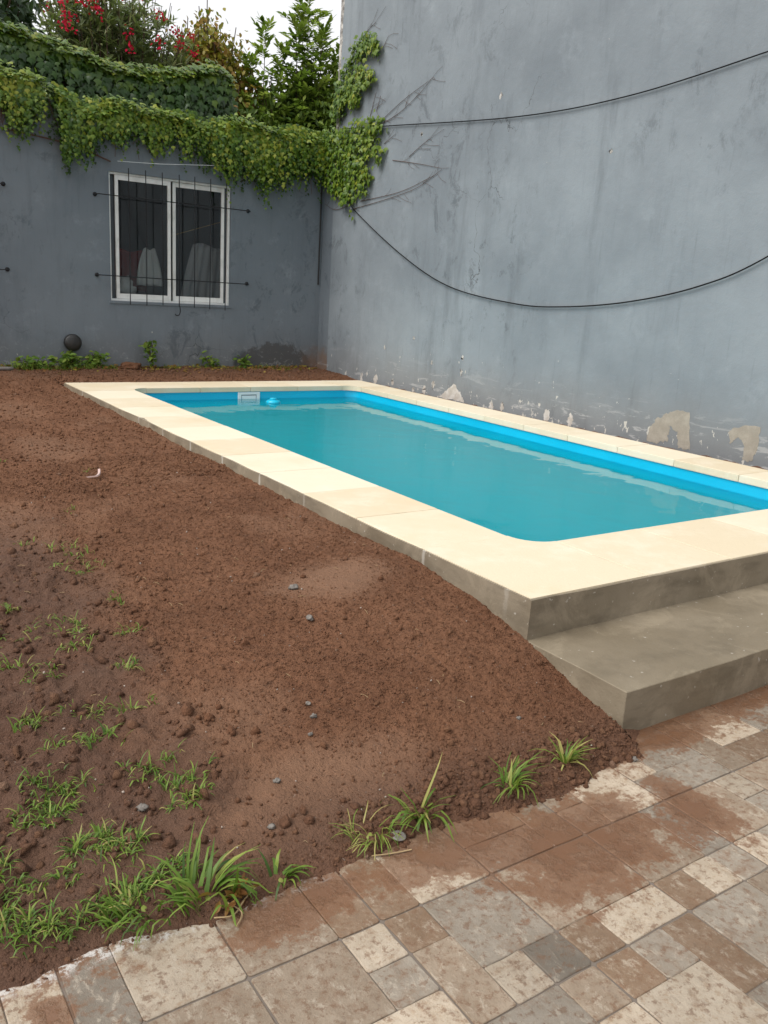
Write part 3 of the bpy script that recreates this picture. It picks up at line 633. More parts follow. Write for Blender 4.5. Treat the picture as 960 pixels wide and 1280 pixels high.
# ------------------------------------------------------------------ low building with the window
bld = empty('low_building', (3.5, YW, 0)); tag(bld, 'low slate-grey building with a barred window under hanging ivy', 'building')
WX0, WX1, WZ0, WZ1 = 2.885, 4.285, 1.045, 2.38
VX0, VX1 = WX0-2.66, WX1-2.66                                # neighbour window past the left edge of the frame
wb = MB(); T = YW+.15
for (x0, x1, z0, z1) in ((-3, VX0, -.3, 2.98), (VX0, VX1, -.3, WZ0), (VX0, VX1, WZ1, 2.98), (VX1, WX0, -.3, 2.98), (WX0, WX1, -.3, WZ0), (WX0, WX1, WZ1, 2.98), (WX1, XW, -.3, 2.98)):
    wb.box(x0, x1, YW, T, z0, z1)
me = mesh('front_wall', wb.V, wb.F); bm = bmesh.new(); bm.from_mesh(me); bmesh.ops.remove_doubles(bm, verts=bm.verts, dist=.0005)
bm.faces.ensure_lookup_table()
seen = {}
for f_ in list(bm.faces):                                    # drop the inner faces between wall pieces
    k = tuple(sorted(v.index for v in f_.verts)); seen.setdefault(k, []).append(f_)
bmesh.ops.delete(bm, geom=[f_ for v in seen.values() if len(v) > 1 for f_ in v], context='FACES_ONLY'); bm.to_mesh(me); bm.free()
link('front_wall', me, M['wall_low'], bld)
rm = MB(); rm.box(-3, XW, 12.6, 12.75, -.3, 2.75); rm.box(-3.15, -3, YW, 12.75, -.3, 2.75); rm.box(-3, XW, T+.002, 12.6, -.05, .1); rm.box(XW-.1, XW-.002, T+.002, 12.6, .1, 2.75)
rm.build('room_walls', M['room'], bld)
MB().box(-3, XW+.25, T+.002, 12.8, 2.75, 2.9).build('roof', M['tgrout'], bld)
def window(x0, x1):
    w = empty('window', ((x0+x1)/2, 0, WZ0), bld); fw = YW+.035
    fr = MB(); t = .022
    fr.box(x0, x0+t, fw, fw+.07, WZ0, WZ1).box(x1-t, x1, fw, fw+.07, WZ0, WZ1).box(x0+t, x1-t, fw, fw+.07, WZ0, WZ0+t).box(x0+t, x1-t, fw, fw+.07, WZ1-t, WZ1)
    fr.build('frame', M['alu'], w, bevel=.002)
    def sash(a, b, y):
        s = MB(); k = .036; z0, z1 = WZ0+t+.002, WZ1-t-.002
        s.box(a, a+k, y, y+.028, z0, z1).box(b-k, b, y, y+.028, z0, z1).box(a+k, b-k, y, y+.028, z0, z0+.055).box(a+k, b-k, y, y+.028, z1-.05, z1)
        s.build('sash', M['alu'], w, bevel=.003)
        MB().box(a+k-.004, b-k+.004, y+.011, y+.015, z0+.05, z1-.045).build('pane', M['glass'], w)
    md = (x0+x1)/2
    sash(x0+.075, md-.005, fw+.006); sash(md+.028, x1-.052, fw+.038)
    [MB().box(a, b, fw+.05, fw+.066, WZ0+t, WZ1-t).build('track_strip', M['slot'], w) for a, b in ((x0+t+.001, x0+.074), (x1-.0515, x1-t-.001))]
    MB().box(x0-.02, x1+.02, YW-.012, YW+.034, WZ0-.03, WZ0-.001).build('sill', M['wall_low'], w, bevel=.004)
    g = empty('grille', ((x0+x1)/2, -.1, WZ0), bld); gy = YW-.10
    for k in range(7):
        xx = x0+.185+k*.1845+random.uniform(-.006, .006)
        MB().tube([(xx, gy, 1.0+random.uniform(-.01, .02)), (xx+.002, gy-.003, 1.7), (xx, gy, 2.42)], .0055, 6).build('bar', M['iron'], g)
    for z in (1.31, 2.13):
        MB().tube([(x0-.15, YW+.02, z), (x0-.15, gy+.03, z), (x0-.13, gy-.008, z), (md, gy-.012, z-.004), (x1+.19, gy-.008, z-.006), (x1+.21, gy+.03, z-.006), (x1+.21, YW+.02, z-.006)], .0052, 6).build('crossbar', M['iron'], g)
        for xx in (x0-.15, x1+.21): MB().lathe([(.022, 0), (.022, .01), (.012, .018)], 10, (xx, YW, z), 'y').build('anchor', M['iron'], g)
    return w
window(WX0, WX1); window(VX0, VX1)
MB().tube(smooth_path([(3.63, YW-.10, 1.02), (3.635, YW-.1, .96), (3.62, YW-.1, .92), (3.59, YW-.1, .915), (3.575, YW-.1, .93)], 4), .006, 6).build('hook', M['iron'], bld, smooth=True)
MB().tube([(XW-.035, YW-.012, 2.6), (XW-.035, YW-.012, 1.35)], .010, 6).build('corner_conduit', M['pipe'], bld)

# things behind the glass
def drape(name, x0, x1, y, z0, z1, mat, top=1.0, folds=5, amp=.02, n=24, m_=14, skew=0):
    V = []
    for j in range(m_+1):
        t = j/m_; w = top+(1-top)*(1-(t)**1.5) if False else 1-(1-top)*t**2
        for i in range(n+1):
            u = i/n; xm = (x0+x1)/2+skew*t; V.append((xm+(u-.5)*(x1-x0)*w, y+amp*math.sin(u*folds*2*math.pi+t*1.2)*(.4+.6*(1-t)), z0+(z1-z0)*(t+.03*math.sin(u*9)*t)))
    F = [(j*(n+1)+i, j*(n+1)+i+1, (j+1)*(n+1)+i+1, (j+1)*(n+1)+i) for j in range(m_) for i in range(n)]
    o = link(name, mesh(name, V, F, True), mat); s = o.modifiers.new('solid', 'SOLIDIFY'); s.thickness = .004; return o
tag(drape('hanging_towel', 3.30, 3.60, 10.06, 1.22, 1.63, M['white_cloth'], .45, 3), 'white towel hanging inside the window in front of red cloth', 'towel')
tag(drape('red_cloth', 3.07, 3.46, 10.18, 1.15, 1.60, M['red_cloth'], .9, 2), 'dark red cloth hung inside the left window sash', 'cloth')
tag(drape('curtain', 3.80, 4.52, 10.05, .95, 1.72, M['curtain'], .8, 7, .018, 60, skew=.1), 'pale grey curtain gathered behind the right window pane', 'curtain')
def lump(name, c, s, mat, sub=2, nz=.25):
    bm = bmesh.new(); bmesh.ops.create_icosphere(bm, subdivisions=sub, radius=1); sd_ = random.uniform(0, 50)
    for v in bm.verts:
        k = 1+nz*float(pn(np.array([v.co.x*1.7+sd_]), np.array([v.co.y*1.7+v.co.z*2.1]))[0])*2
        v.co = Vector((v.co.x*s[0]*k, v.co.y*s[1]*k, v.co.z*s[2]*k))
    me = bpy.data.meshes.new(name); bm.to_mesh(me); bm.free(); me.polygons.foreach_set('use_smooth', [True]*len(me.polygons)); return link(name, me, mat, None, c)
tag(lump('cloth_bundle', (3.10, 10.02, 1.16), (.16, .1, .13), M['white_cloth'], 3, .35), 'crumpled white bundle on the ledge inside the left window corner', 'bundle')
tag(MB().box(2.7, 4.6, 9.9, 10.3, .96, 1.04).build('window_ledge', M['room'], bevel=.005), 'dark ledge inside the window under the white bundle', 'ledge')
tag(MB().tube([(3.75, 10.2, 1.80), (4.5, 10.1, 2.06)], .004, 5).build('clothes_line', M['straw']), 'thin pale line stretched slanting inside the right pane', 'line')

# black pipe stub on the low wall
ps = empty('pipe_stub', (2.44, YW, .59)); tag(ps, 'black round capped pipe stub sticking out of the slate-grey wall', 'pipe')
MB().lathe([(.075, 0), (.075, .09)], 24, (0, 0, 0), 'y').build('pipe', M['pipe'], ps, smooth=False, loc=(0, 0, 0))
MB().lathe([(.09, .06), (.092, .10), (.08, .118), (.05, .128), (.01, .131)], 24, (0, 0, 0), 'y').build('cap', M['pipe'], ps, smooth=True, loc=(0, 0, 0))

# ------------------------------------------------------------------ climbing plants
IVY_V = [(0, 0, 0), (.30, .02, -.03), (.52, .36, -.07), (.24, .52, .0), (0, 1, -.10), (-.24, .52, .0), (-.52, .36, -.07), (-.30, .02, -.03), (0, .38, .07)]
IVY_F = [(8, i, i+1) for i in range(0, 7)]+[(8, 7, 0)]
def jitter(v, a): return unit(v+rng.normal(size=v.shape)*a)
def curtain_ivy(x0, x1, ns, ztop, hang, seed_off):
    P = []; N = []; A = []; S = []; Tn = []; cl_x = rng.uniform(x0, x1, 120); cl_l = rng.uniform(.66, 1.12, 120); cl_t = rng.normal(size=120)*.13
    for _ in range(ns):
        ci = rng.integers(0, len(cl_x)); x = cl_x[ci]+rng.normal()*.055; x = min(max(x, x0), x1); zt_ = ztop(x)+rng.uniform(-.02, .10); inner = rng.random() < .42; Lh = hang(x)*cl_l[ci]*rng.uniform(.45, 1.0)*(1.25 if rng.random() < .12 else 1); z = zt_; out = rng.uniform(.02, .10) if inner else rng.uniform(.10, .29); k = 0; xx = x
        while zt_-z < Lh:
            t = (zt_-z)/max(Lh, .01); dep = (zt_-z)
            y = YW-.03-out*(1-math.exp(-dep*5))*(1-.45*t)*(.8+.4*rng.random())
            xx += rng.normal()*.008
            P.append((xx+rng.normal()*.018, y, z)); N.append((rng.normal()*.35, -1, .55-.35*t)); A.append((rng.normal()*.35, -.25, -1))
            S.append((.050-.022*t)*rng.uniform(.55, 1.55)); Tn.append(np.clip(.56-.10*t+rng.normal()*.22+(.25 if out > .18 else 0)*(1-t)-(.36 if inner else 0)+cl_t[ci], 0, 1)); z -= rng.uniform(.018, .034)  # tint carries depth shade: inner strands darkened, outermost leaves lightened
    return P, N, A, S, Tn
def cap_ivy(n, x0, x1, y0, y1, zf, smin, smax, tint):
    x = rng.uniform(x0, x1, n); y = rng.uniform(y0, y1, n); z = zf(x, y)+rng.normal(size=n)*.03
    P = np.stack([x, y, z], 1); N = unit(np.stack([rng.normal(size=n)*.35, -.55+rng.normal(size=n)*.3, np.full(n, .85)], 1)); A = unit(np.stack([rng.normal(size=n)*.7, np.full(n, -.8), np.full(n, -.35)], 1))
    return P, N, A, rng.uniform(smin, smax, n), np.clip(tint+rng.normal(size=n)*.15, 0, 1)
def leaf_obj(name, parts, mat, parent, tv=IVY_V, tf=IVY_F):
    P = np.concatenate([np.array(p[0], float) for p in parts]); N = np.concatenate([np.array(p[1], float) for p in parts]); A = np.concatenate([np.array(p[2], float) for p in parts])
    S = np.concatenate([np.array(p[3], float) for p in parts]); Tn = np.concatenate([np.array(p[4], float) for p in parts])
    o = batch(name, tv, tf, P, frames(jitter(unit(N), .22), A), S, Tn, mat, parent); o['kind'] = 'stuff'; return o
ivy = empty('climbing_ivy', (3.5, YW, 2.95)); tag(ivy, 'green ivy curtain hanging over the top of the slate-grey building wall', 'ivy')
tp = lambda x: np.interp(x, [0, 1.86, 2.2, 2.6, 3.4, 4.4, 5.5], [3.14, 3.14, 3.08, 2.98, 2.99, 3.0, 3.05])+.03*np.sin(np.asarray(x)*9)
hg = lambda x: np.interp(x, [0, 1.8, 2.2, 2.5, 2.7, 3.0, 3.3, 3.9, 4.2, 4.5, 4.8, 5.2, 5.45], [.6, .52, .55, .62, .42, .50, .42, .44, .62, .66, .70, .66, .5])
zc = lambda x, y: tp(x)+.06*np.sin(x*5+y*7)-.35*np.clip(YW-.06-y, 0, 1)+.02
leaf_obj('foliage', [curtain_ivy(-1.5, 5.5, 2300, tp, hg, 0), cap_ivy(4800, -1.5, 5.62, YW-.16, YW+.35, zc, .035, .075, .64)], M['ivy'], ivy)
st = MB()
for _ in range(60):
    x = random.uniform(1.5, 5.45); z = float(tp(x)); Lh = float(hg(x))*random.uniform(.6, 1.05)
    st.tube(smooth_path([(x, YW-.02, z), (x+random.uniform(-.05, .05), YW-.07, z-Lh*.5), (x+random.uniform(-.08, .08), YW-.06, z-Lh)], 4), .003, 4)
st.tube(smooth_path([(1.0, YW-.03, 2.72), (2.0, YW-.04, 2.63), (2.5, YW-.03, 2.58), (2.9, YW-.03, 2.47)], 5), .008, 5)
st.build('stems', M['stem'], ivy)
tag(MB().tube([(2.95, YW-.10, 2.475), (3.4, YW-.12, 2.50), (3.9, YW-.12, 2.55), (4.7, YW-.10, 2.62)], .0025, 5).build('wire', M['fitting']), 'pale wire stretched through the hanging ivy above the window', 'wire')

# ivy fan on the tall wall
def poly_pts(poly, n):
    poly = np.array(poly); lo, hi = poly.min(0), poly.max(0); out = []
    while len(out) < n:
        p = lo+(hi-lo)*rng.random(2); c = False
        for i in range(len(poly)):
            a, b_ = poly[i], poly[i-1]
            if (a[1] > p[1]) != (b_[1] > p[1]) and p[0] < (b_[0]-a[0])*(p[1]-a[1])/(b_[1]-a[1])+a[0]: c = not c
        if c: out.append(p)
    return np.array(out)
low = [(9.73, 3.14), (9.26, 3.09), (8.83, 3.15), (8.42, 3.15), (8.35, 3.03), (8.53, 2.93), (8.32, 2.78), (8.39, 2.65), (8.64, 2.80), (8.58, 2.54), (8.70, 2.35), (8.98, 2.43), (8.89, 2.21), (9.23, 2.35), (9.54, 2.55), (9.70, 2.87)]
up1 = [(9.45, 3.24), (9.37, 3.57), (9.15, 3.83), (8.96, 4.02), (8.80, 4.05), (8.54, 3.93), (8.49, 3.79), (8.78, 3.83), (9.04, 3.81), (9.20, 3.59), (9.24, 3.30)]
up2 = [(9.26, 3.49), (8.97, 3.73), (8.70, 3.69), (8.53, 3.55), (8.74, 3.47), (8.97, 3.42), (9.31, 3.31)]; up3 = [(9.18, 3.39), (8.87, 3.40), (8.93, 3.31)]
def wall_ivy(poly, n, t0):
    q = poly_pts(poly, n)+rng.normal(size=(n, 2))*.03; k = len(q)
    P = np.stack([np.full(k, XW-.015)-rng.uniform(0, .09, k), np.minimum(q[:, 0], 9.64), q[:, 1]], 1); N = unit(np.stack([np.full(k, -1.0), rng.normal(size=k)*.35, .35+rng.normal(size=k)*.3], 1))
    A = unit(np.stack([np.full(k, -.2), rng.normal(size=k)*.5, np.full(k, -1.0)], 1)); return P, N, A, rng.uniform(.028, .065, k), np.clip(t0+.25*(9.2-q[:, 0])*.5+rng.normal(size=k)*.17, 0, 1)
fan = empty('wall_ivy', (XW, 9.2, 2.3)); tag(fan, 'ivy fanning out in green patches over the tall grey wall with bare stems', 'ivy')
leaf_obj('foliage', [wall_ivy(low, 2100, .55), wall_ivy(up1, 620, .5), wall_ivy(up2, 430, .6), wall_ivy(up3, 70, .65)], M['ivy'], fan)
sts = [[(8.98, 2.22), (8.32, 2.29), (7.72, 2.38), (7.3, 2.53)], [(8.81, 2.3), (8.01, 2.36), (7.39, 2.49)], [(8.43, 3.08), (8.1, 3.16), (7.76, 3.3), (7.55, 3.42)], [(8.44, 3.12), (8.04, 3.27), (7.57, 3.4)], [(8.57, 3.22), (8.49, 3.37)], [(8.7, 3.19), (8.59, 3.42)], [(7.88, 2.7), (7.66, 2.8), (7.5, 2.85)], [(8.99, 2.28), (9.35, 2.23), (9.64, 2.31)], [(8.9, 4.03), (8.79, 4.09), (8.67, 4.12)], [(8.51, 3.84), (8.4, 3.94)], [(8.38, 2.87), (8.17, 2.95)], [(8.2, 2.69), (7.75, 2.62), (7.36, 2.55)], [(9.5, 2.9), (9.3, 3.3), (9.2, 3.7), (8.9, 4.0)], [(9.5, 2.8), (9.0, 3.0), (8.5, 3.1)]]
st = MB()
for s_ in sts:
    pts = smooth_path([(XW-.008, y+random.uniform(-.01, .01), z) for y, z in s_], 5); st.tube(pts, [.0035-.002*i/len(pts) for i in range(len(pts))], 4)
    for _ in range(len(pts)//2):
        p = random.choice(pts); d = Vector((0, random.uniform(-.28, -.02), random.uniform(-.1, .16))); st.tube([p, p+d*.5+Vector((0, 0, random.uniform(-.02, .02))), p+d], .0013, 4)
st.build('stems', M['stem'], fan)

# higher wall overgrown with vine, behind on the roof
hw = empty('overgrown_wall', (3.2, 11.45, 2.9)); tag(hw, 'vine-covered parapet on the roof behind the hanging ivy', 'wall')
MB().box(-2, 4.86, 11.45, 11.75, 2.9, 3.72).build('parapet', M['darkcore'] if 'darkcore' in M else M['bark'], hw)
hz = lambda x: np.interp(x, [-2, 2.2, 2.6, 3.0, 3.5, 4.0, 4.5, 4.8, 5.0], [4.1, 3.98, 3.93, 3.86, 3.76, 3.80, 3.90, 4.02, 3.86])
n = 9000; x = rng.uniform(-1.5, 5.02, n); t = rng.uniform(0, 1, n); z = 2.88+(hz(x)-2.88)*(1-t**1.15)
P = np.stack([x, 11.44-.05-.22*np.sin(np.clip(t, 0, 1)*2.6+.35)*rng.uniform(.3, 1.1, n), z], 1)
N = unit(np.stack([rng.normal(size=n)*.3, np.full(n, -1.), .8-.6*t], 1)); A = unit(np.stack([rng.normal(size=n)*.35, np.full(n, -.3), np.full(n, -1.)], 1))
pa = (P, N, A, rng.uniform(.055, .115, n), np.clip(.42+.5*(1-t)**4-.22*t+rng.normal(size=n)*.13, 0, 1))
pb = cap_ivy(3800, -1.5, 5.0, 11.2, 11.8, lambda x, y: hz(x)-.5*np.clip(11.4-y, 0, 1)+.02, .055, .11, .78)
k = 420; pc = (np.stack([4.9+rng.uniform(0, .12, k), rng.uniform(11.3, 11.85, k), rng.uniform(2.9, 3.95, k)], 1), np.tile([.9, -.4, .3], (k, 1)), np.tile([0, -.2, -1.], (k, 1)), rng.uniform(.09, .14, k), rng.uniform(.2, .6, k))
leaf_obj('foliage', [pa, pb, pc], M['hedge'], hw)

# ------------------------------------------------------------------ trees and shrubs beyond
LANCE = [(0, 0, 0), (.5, .35, .06), (.42, .7, .04), (0, 1, -.08), (-.42, .7, .04), (-.5, .35, .06), (0, .5, -.03)]
LANCE_F = [(6, i, (i+1) % 6) for i in range(6)]
def grow(mb, p, d, length, rad, seg=6, wob=.12, grav=0.0):
    pts = [Vector(p)]; d = Vector(d).normalized()
    for i in range(seg):
        d = (d+Vector((random.gauss(0, wob), random.gauss(0, wob), random.gauss(0, wob)-grav))).normalized(); pts.append(pts[-1]+d*length/seg)
    mb.tube(pts, [max(rad*(1-.85*i/seg), .002) for i in range(seg+1)], 5); return pts
# oleander
ol = empty('oleander_bush', (4.2, 13.3, .2)); tag(ol, 'tall oleander bush dotted with red flowers behind the vine-covered parapet', 'bush')
tr = MB(); P = []; N = []; A = []; S = []; Tn = []; FP = []; FN = []
for i in range(170):
    a = random.uniform(0, 2*math.pi); sp = math.sqrt(random.random()); tx = 4.18+1.12*sp*math.cos(a); ty = 13.3+.9*sp*math.sin(a)
    top = 5.25-.55*max(0, tx-4.3)-.5*sp*random.random()+random.uniform(-.35, .15)
    b0 = Vector((4.2+.25*random.uniform(-1, 1), 13.3+.25*random.uniform(-1, 1), .2)); tip = Vector((tx, ty, top)); mid = b0.lerp(tip, .5)+Vector((0, 0, .3))
    pts = smooth_path([b0, mid, tip], 8); tr.tube(pts, [.012*(1-.7*j/len(pts)) for j in range(len(pts))], 4)
    for j in range(80):
        t = random.random()**.7; q = pts[min(int((.42+.58*t)*(len(pts)-1)), len(pts)-1)]; ax = Vector((random.gauss(0, 1), random.gauss(0, 1), random.uniform(-.1, 1.2))).normalized()
        P.append(q+Vector((random.gauss(0, .04), random.gauss(0, .04), random.gauss(0, .04)))); A.append(ax); N.append((random.gauss(0, .5), -.4+random.gauss(0, .5), 1)); S.append((.03*random.uniform(.8, 1.3), random.uniform(.12, .2), .1)); Tn.append(min(1, max(0, random.gauss(.55, .22))))
    if random.random() < .05: FP.append(tip+Vector((random.gauss(0, .04), -.05, .0)))
tr.build('stems', M['bark'], ol)
o = batch('foliage', LANCE, LANCE_F, np.array([tuple(p) for p in P]), frames(np.array([tuple(v) for v in N], float), np.array([tuple(v) for v in A], float)), np.array(S), np.array(Tn), M['oleander'], ol); o['kind'] = 'stuff'
for (xx, zz) in ((3.18, 4.62), (3.2, 4.42), (3.24, 4.34), (3.36, 4.72), (3.46, 4.7), (3.56, 4.66), (3.3, 4.52), (3.62, 4.62), (4.0, 4.45), (3.95, 4.9), (4.45, 4.75), (4.75, 4.42), (4.72, 4.6), (4.05, 4.28), (4.4, 4.4), (4.95, 4.38), (3.7, 4.85), (4.25, 4.95)): FP.append(Vector((xx, 12.45+.1*random.random(), zz)))
PP = []; NN = []; AA = []; SS = []
for c_ in FP:
    for _ in range(16):
        PP.append(tuple(c_+Vector((random.gauss(0, .045), random.gauss(0, .045), random.gauss(0, .04))))); NN.append((random.gauss(0, .6), -1, random.gauss(.5, .6))); AA.append((random.gauss(0, 1), random.gauss(0, .5), random.gauss(0, 1))); SS.append((.03, .045, .03))
o = batch('flowers', LANCE, LANCE_F, np.array(PP), frames(np.array(NN), np.array(AA)), np.array(SS)*rng.uniform(.7, 1.2, (len(SS), 1)), rng.random(len(PP)), M['petal'], ol); o['kind'] = 'stuff'

def leafy(name, label, base, crowns, nleaf, mat, tv, tf, smin, smax, tint, trunk_r=.06, wid=None, limbs=40, dens=1.0, twig=.5):
    t = empty(name, base); tag(t, label, 'tree' if 'tree' in name else 'bush'); mb = MB(); b0 = Vector(base)
    fork = b0+Vector((0, 0, .9)); mb.tube([b0, b0+Vector((.02, 0, .5)), fork], [trunk_r, trunk_r*.85, trunk_r*.7], 7)
    P = []; A = []
    tot = sum(r[0]*r[1]*r[2] for _, r in crowns)
    for cc, r in crowns:
        nl = max(3, int(limbs*(r[0]*r[1]*r[2])/tot)); nf = int(nleaf*(r[0]*r[1]*r[2])/tot)
        for k in range(nl):
            v = Vector((random.gauss(0, 1), random.gauss(0, 1), random.gauss(.2, 1))).normalized()*random.uniform(.5, 1.05); tip = Vector(cc)+Vector((v.x*r[0], v.y*r[1], v.z*r[2]))
            pts = smooth_path([fork-Vector((0, 0, .3*random.random())), fork.lerp(tip, .5)+Vector((random.gauss(0, .12), random.gauss(0, .12), random.gauss(.1, .1))), tip], 6)
            mb.tube(pts, [trunk_r*.45*(1-.9*i/len(pts))+.003 for i in range(len(pts))], 5)
            for q in range(nf//nl):
                u = 1-random.random()**1.6*.75; p = pts[min(int(u*(len(pts)-1)), len(pts)-1)]
                off = Vector((random.gauss(0, twig*.35), random.gauss(0, twig*.35), random.gauss(0, twig*.35)))*(.35+.65*r[0]); P.append(tuple(p+off)); A.append((off.x+random.gauss(0, .3), off.y+random.gauss(0, .3), random.gauss(-.3, .5)))
    mb.build('trunk', M['bark'], t); P = np.array(P); n = len(P); N = np.stack([rng.normal(size=n)*.5, -.4+rng.normal(size=n)*.5, np.full(n, .9)], 1)
    S = rng.uniform(smin, smax, n); S = np.stack([S*(wid or 1), S, S], 1) if wid else S
    o = batch('crown', tv, tf, P, frames(unit(N), np.array(A)), S, np.clip(tint+rng.normal(size=n)*.25, 0, 1), mat, t); o['kind'] = 'stuff'; return t
leafy('autumn_tree', 'yellowing sparse tree with brown and gold leaves beside the oleander', (5.75, 13.7, .2), [((5.75, 13.7, 4.7), (.5, .4, .6)), ((6.05, 13.5, 4.3), (.45, .4, .6)), ((5.45, 13.7, 5.05), (.4, .3, .5))], 15000, M['autumn'], LANCE, LANCE_F, .06, .11, .42, .05, .62, 70, twig=.55)
leafy('dark_tree', 'dark green tree rising at the back beyond the oleander', (2.5, 15.5, .2), [((2.5, 15.5, 5.0), (1.3, 1.0, 1.2)), ((3.2, 15.8, 4.6), (.8, .7, .9))], 14000, M['darkleaf'], LANCE, LANCE_F, .12, .2, .45, .12, .5, 40, twig=.6)
leafy('green_bush', 'dense leafy green bush between the vine-covered parapet and tall wall', (6.9, 13.4, .2), [((6.75, 13.3, 3.85), (.6, .4, .5)), ((7.3, 13.3, 4.1), (.5, .4, .6)), ((6.3, 13.2, 3.7), (.4, .3, .45)), ((7.65, 13.0, 4.3), (.4, .4, .6)), ((6.95, 13.4, 4.35), (.5, .4, .5))], 26000, M['ash'], LANCE, LANCE_F, .09, .16, .4, .05, .38, 80, twig=.6)
# pinnate saplings
def sapling(name, label, base, leaders):
    t = empty(name, base); tag(t, label, 'tree'); mb = MB(); P = []; N = []; A = []; S = []; Tn = []; b0 = Vector(base)
    for (tip, nl) in leaders:
        tip = Vector(tip); pts = smooth_path([b0, b0.lerp(tip, .5)+Vector((random.gauss(0, .06), 0, 0)), tip], 10); mb.tube(pts, [.022*(1-.85*i/len(pts)) for i in range(len(pts))], 5)
        for k in range(nl):
            u = .45+.55*(k+1)/nl; f_ = u*(len(pts)-1); i = min(int(f_), len(pts)-2); q = pts[i].lerp(pts[i+1], f_-i); az = k*2.4+random.gauss(0, .3); el = random.uniform(.25, .75)+.5*(u > .93)
            d = Vector((math.cos(az)*math.cos(el), math.sin(az)*math.cos(el), math.sin(el))); ln = random.uniform(.24, .42)*(1.15-.45*(u > .9)); rp_ = [q+d*ln*s-Vector((0, 0, .20*s*s*ln)) for s in (0, .33, .66, 1)]; mb.tube(rp_, [.004, .003, .0025, .0015], 4)
            side = d.cross(Vector((0, 0, 1))).normalized(); tn = random.gauss(.5, .2)
            for s in (.25, .42, .58, .74, .9, 1.0):
                pp = q+d*ln*s-Vector((0, 0, .2*s*s*ln))
                for sg in ((-1, 1) if s < 1 else (0,)):
                    P.append(tuple(pp)); A.append(tuple(d*.75+side*sg*.8+Vector((0, 0, random.gauss(-.1, .15))))); N.append((random.gauss(0, .2), random.gauss(0, .2), 1)); S.append((.05*random.uniform(.8, 1.2), random.uniform(.10, .15), .06)); Tn.append(min(1, max(0, tn+random.gauss(0, .12))))
    mb.build('trunk', M['bark'], t); o = batch('crown', LANCE, LANCE_F, np.array(P), frames(np.array(N), np.array(A)), np.array(S), np.array(Tn), M['ash'], t); o['kind'] = 'stuff'
sapling('feathery_tree', 'slender green tree with feathery leaves against the sky beside the tall wall', (7.05, 13.2, .2), [((7.12, 13.2, 5.95), 96), ((7.46, 13.3, 5.3), 62), ((6.85, 13.1, 5.1), 60), ((7.2, 12.9, 5.0), 50), ((7.0, 13.2, 5.5), 60), ((7.6, 13.1, 4.9), 50)])
sapling('young_tree', 'short feathery sapling next to the taller feathery tree', (6.45, 13.3, .2), [((6.42, 13.3, 5.12), 60), ((6.68, 13.2, 4.8), 48), ((6.22, 13.4, 4.6), 40)])

# ------------------------------------------------------------------ weeds along the low wall
def blades(n, spread, hmin, hmax, wmin, wmax, droop, tint, flat=0.0):
    V = []; Tt = []; Q = []; main = random.uniform(0, 2*math.pi)
    for _ in range(n):
        az = random.gauss(main, 1.15) if random.random() < .75 else random.uniform(0, 2*math.pi); kink = random.uniform(.4, .8); kb_ = random.choice((0, 0, .5, 1.0)); tw = random.gauss(0, .5); r0 = spread*math.sqrt(random.random()); b0 = Vector((r0*math.cos(az+1), r0*math.sin(az+1), -.004)); h = random.uniform(hmin, hmax); w = random.uniform(wmin, wmax)
        d = Vector((math.cos(az), math.sin(az), 0)); s = Vector((-d.y, d.x, 0)); lean = random.uniform(.15, 1.0)*droop; k0 = len(V); n_ = 5; tn = min(1, max(0, random.gauss(tint, .26)))
        for i in range(n_+1):
            u = i/n_; ang = math.radians(78)*(1-flat)-lean*u*1.9-(kb_ if u > kink else 0); d = Vector((math.cos(az+tw*u), math.sin(az+tw*u), 0))
            if i == 0: p = b0.copy()
            else: p = p+(d*math.cos(ang)+Vector((0, 0, math.sin(ang))))*h/n_
            p.z = max(p.z, -.004+.004*u); ww = w*(1-u**2.2)*.5+.0004; V += [p+s*ww, p-s*ww+Vector((0, 0, -.0)), ]; Tt += [tn, tn]
        Q += [(k0+2*i, k0+2*i+1, k0+2*i+3, k0+2*i+2) for i in range(n_)]
    return V, Q, Tt
def tuft(name, label, cat, x, y, *a, z=None, mat=None, group=None, **kw):
    V, Q, Tt = blades(*a, **kw); k0 = len(V); rb = min(a[1]*.9+.008, .016)
    V += [Vector((rb*math.cos(i*math.pi/4), rb*math.sin(i*math.pi/4), -.008)) for i in range(8)]+[Vector((0, 0, .008))]; Q += [(k0+i, k0+(i+1) % 8, k0+8) for i in range(8)]; Tt += [.9]*9   # root crown
    me = mesh(name, V, Q, True); add_attr(me, 'tint', Tt); zz = float(soil_z(np.array([x]), np.array([y]))[0]) if z is None else z
    o = link(name, me, mat or M['grass'], None, (x, y, max(zz, 0)-.002)); return tag(o, label, cat, group)
def weed(label, x, y, n, r, h, s0, s1):
    t = empty('weed', (x, y, .32)); tag(t, label, 'weed'); P = []; N = []; A = []; mb = MB()
    for _ in range(max(4, n//9)):
        a = random.uniform(0, 6.28); tip = Vector((r*math.cos(a)*random.random(), r*.6*math.sin(a)*random.random(), h*random.uniform(.5, 1))); pts = smooth_path([(0, 0, 0), tip*.5+Vector((0, 0, .02)), tip], 4); mb.tube(pts, .003, 4)
        for _ in range(9):
            q = random.choice(pts[2:]); P.append((x+q.x+random.gauss(0, .03), y+q.y+random.gauss(0, .02), .32+q.z+random.gauss(0, .025))); N.append((random.gauss(0, .4), -.5, .9)); A.append((random.gauss(0, 1), -.4, random.gauss(.1, .5)))
    mb.build('stem', M['stem'], t, loc=(0, 0, 0)); n = len(P); o = batch('leaves', LANCE, LANCE_F, np.array(P), frames(np.array(N), np.array(A)), np.stack([rng.uniform(s0, s1, n)*.6]+[rng.uniform(s0, s1, n)]*2, 1), rng.uniform(.2, .9, n), M['grass'], t); o['kind'] = 'stuff'
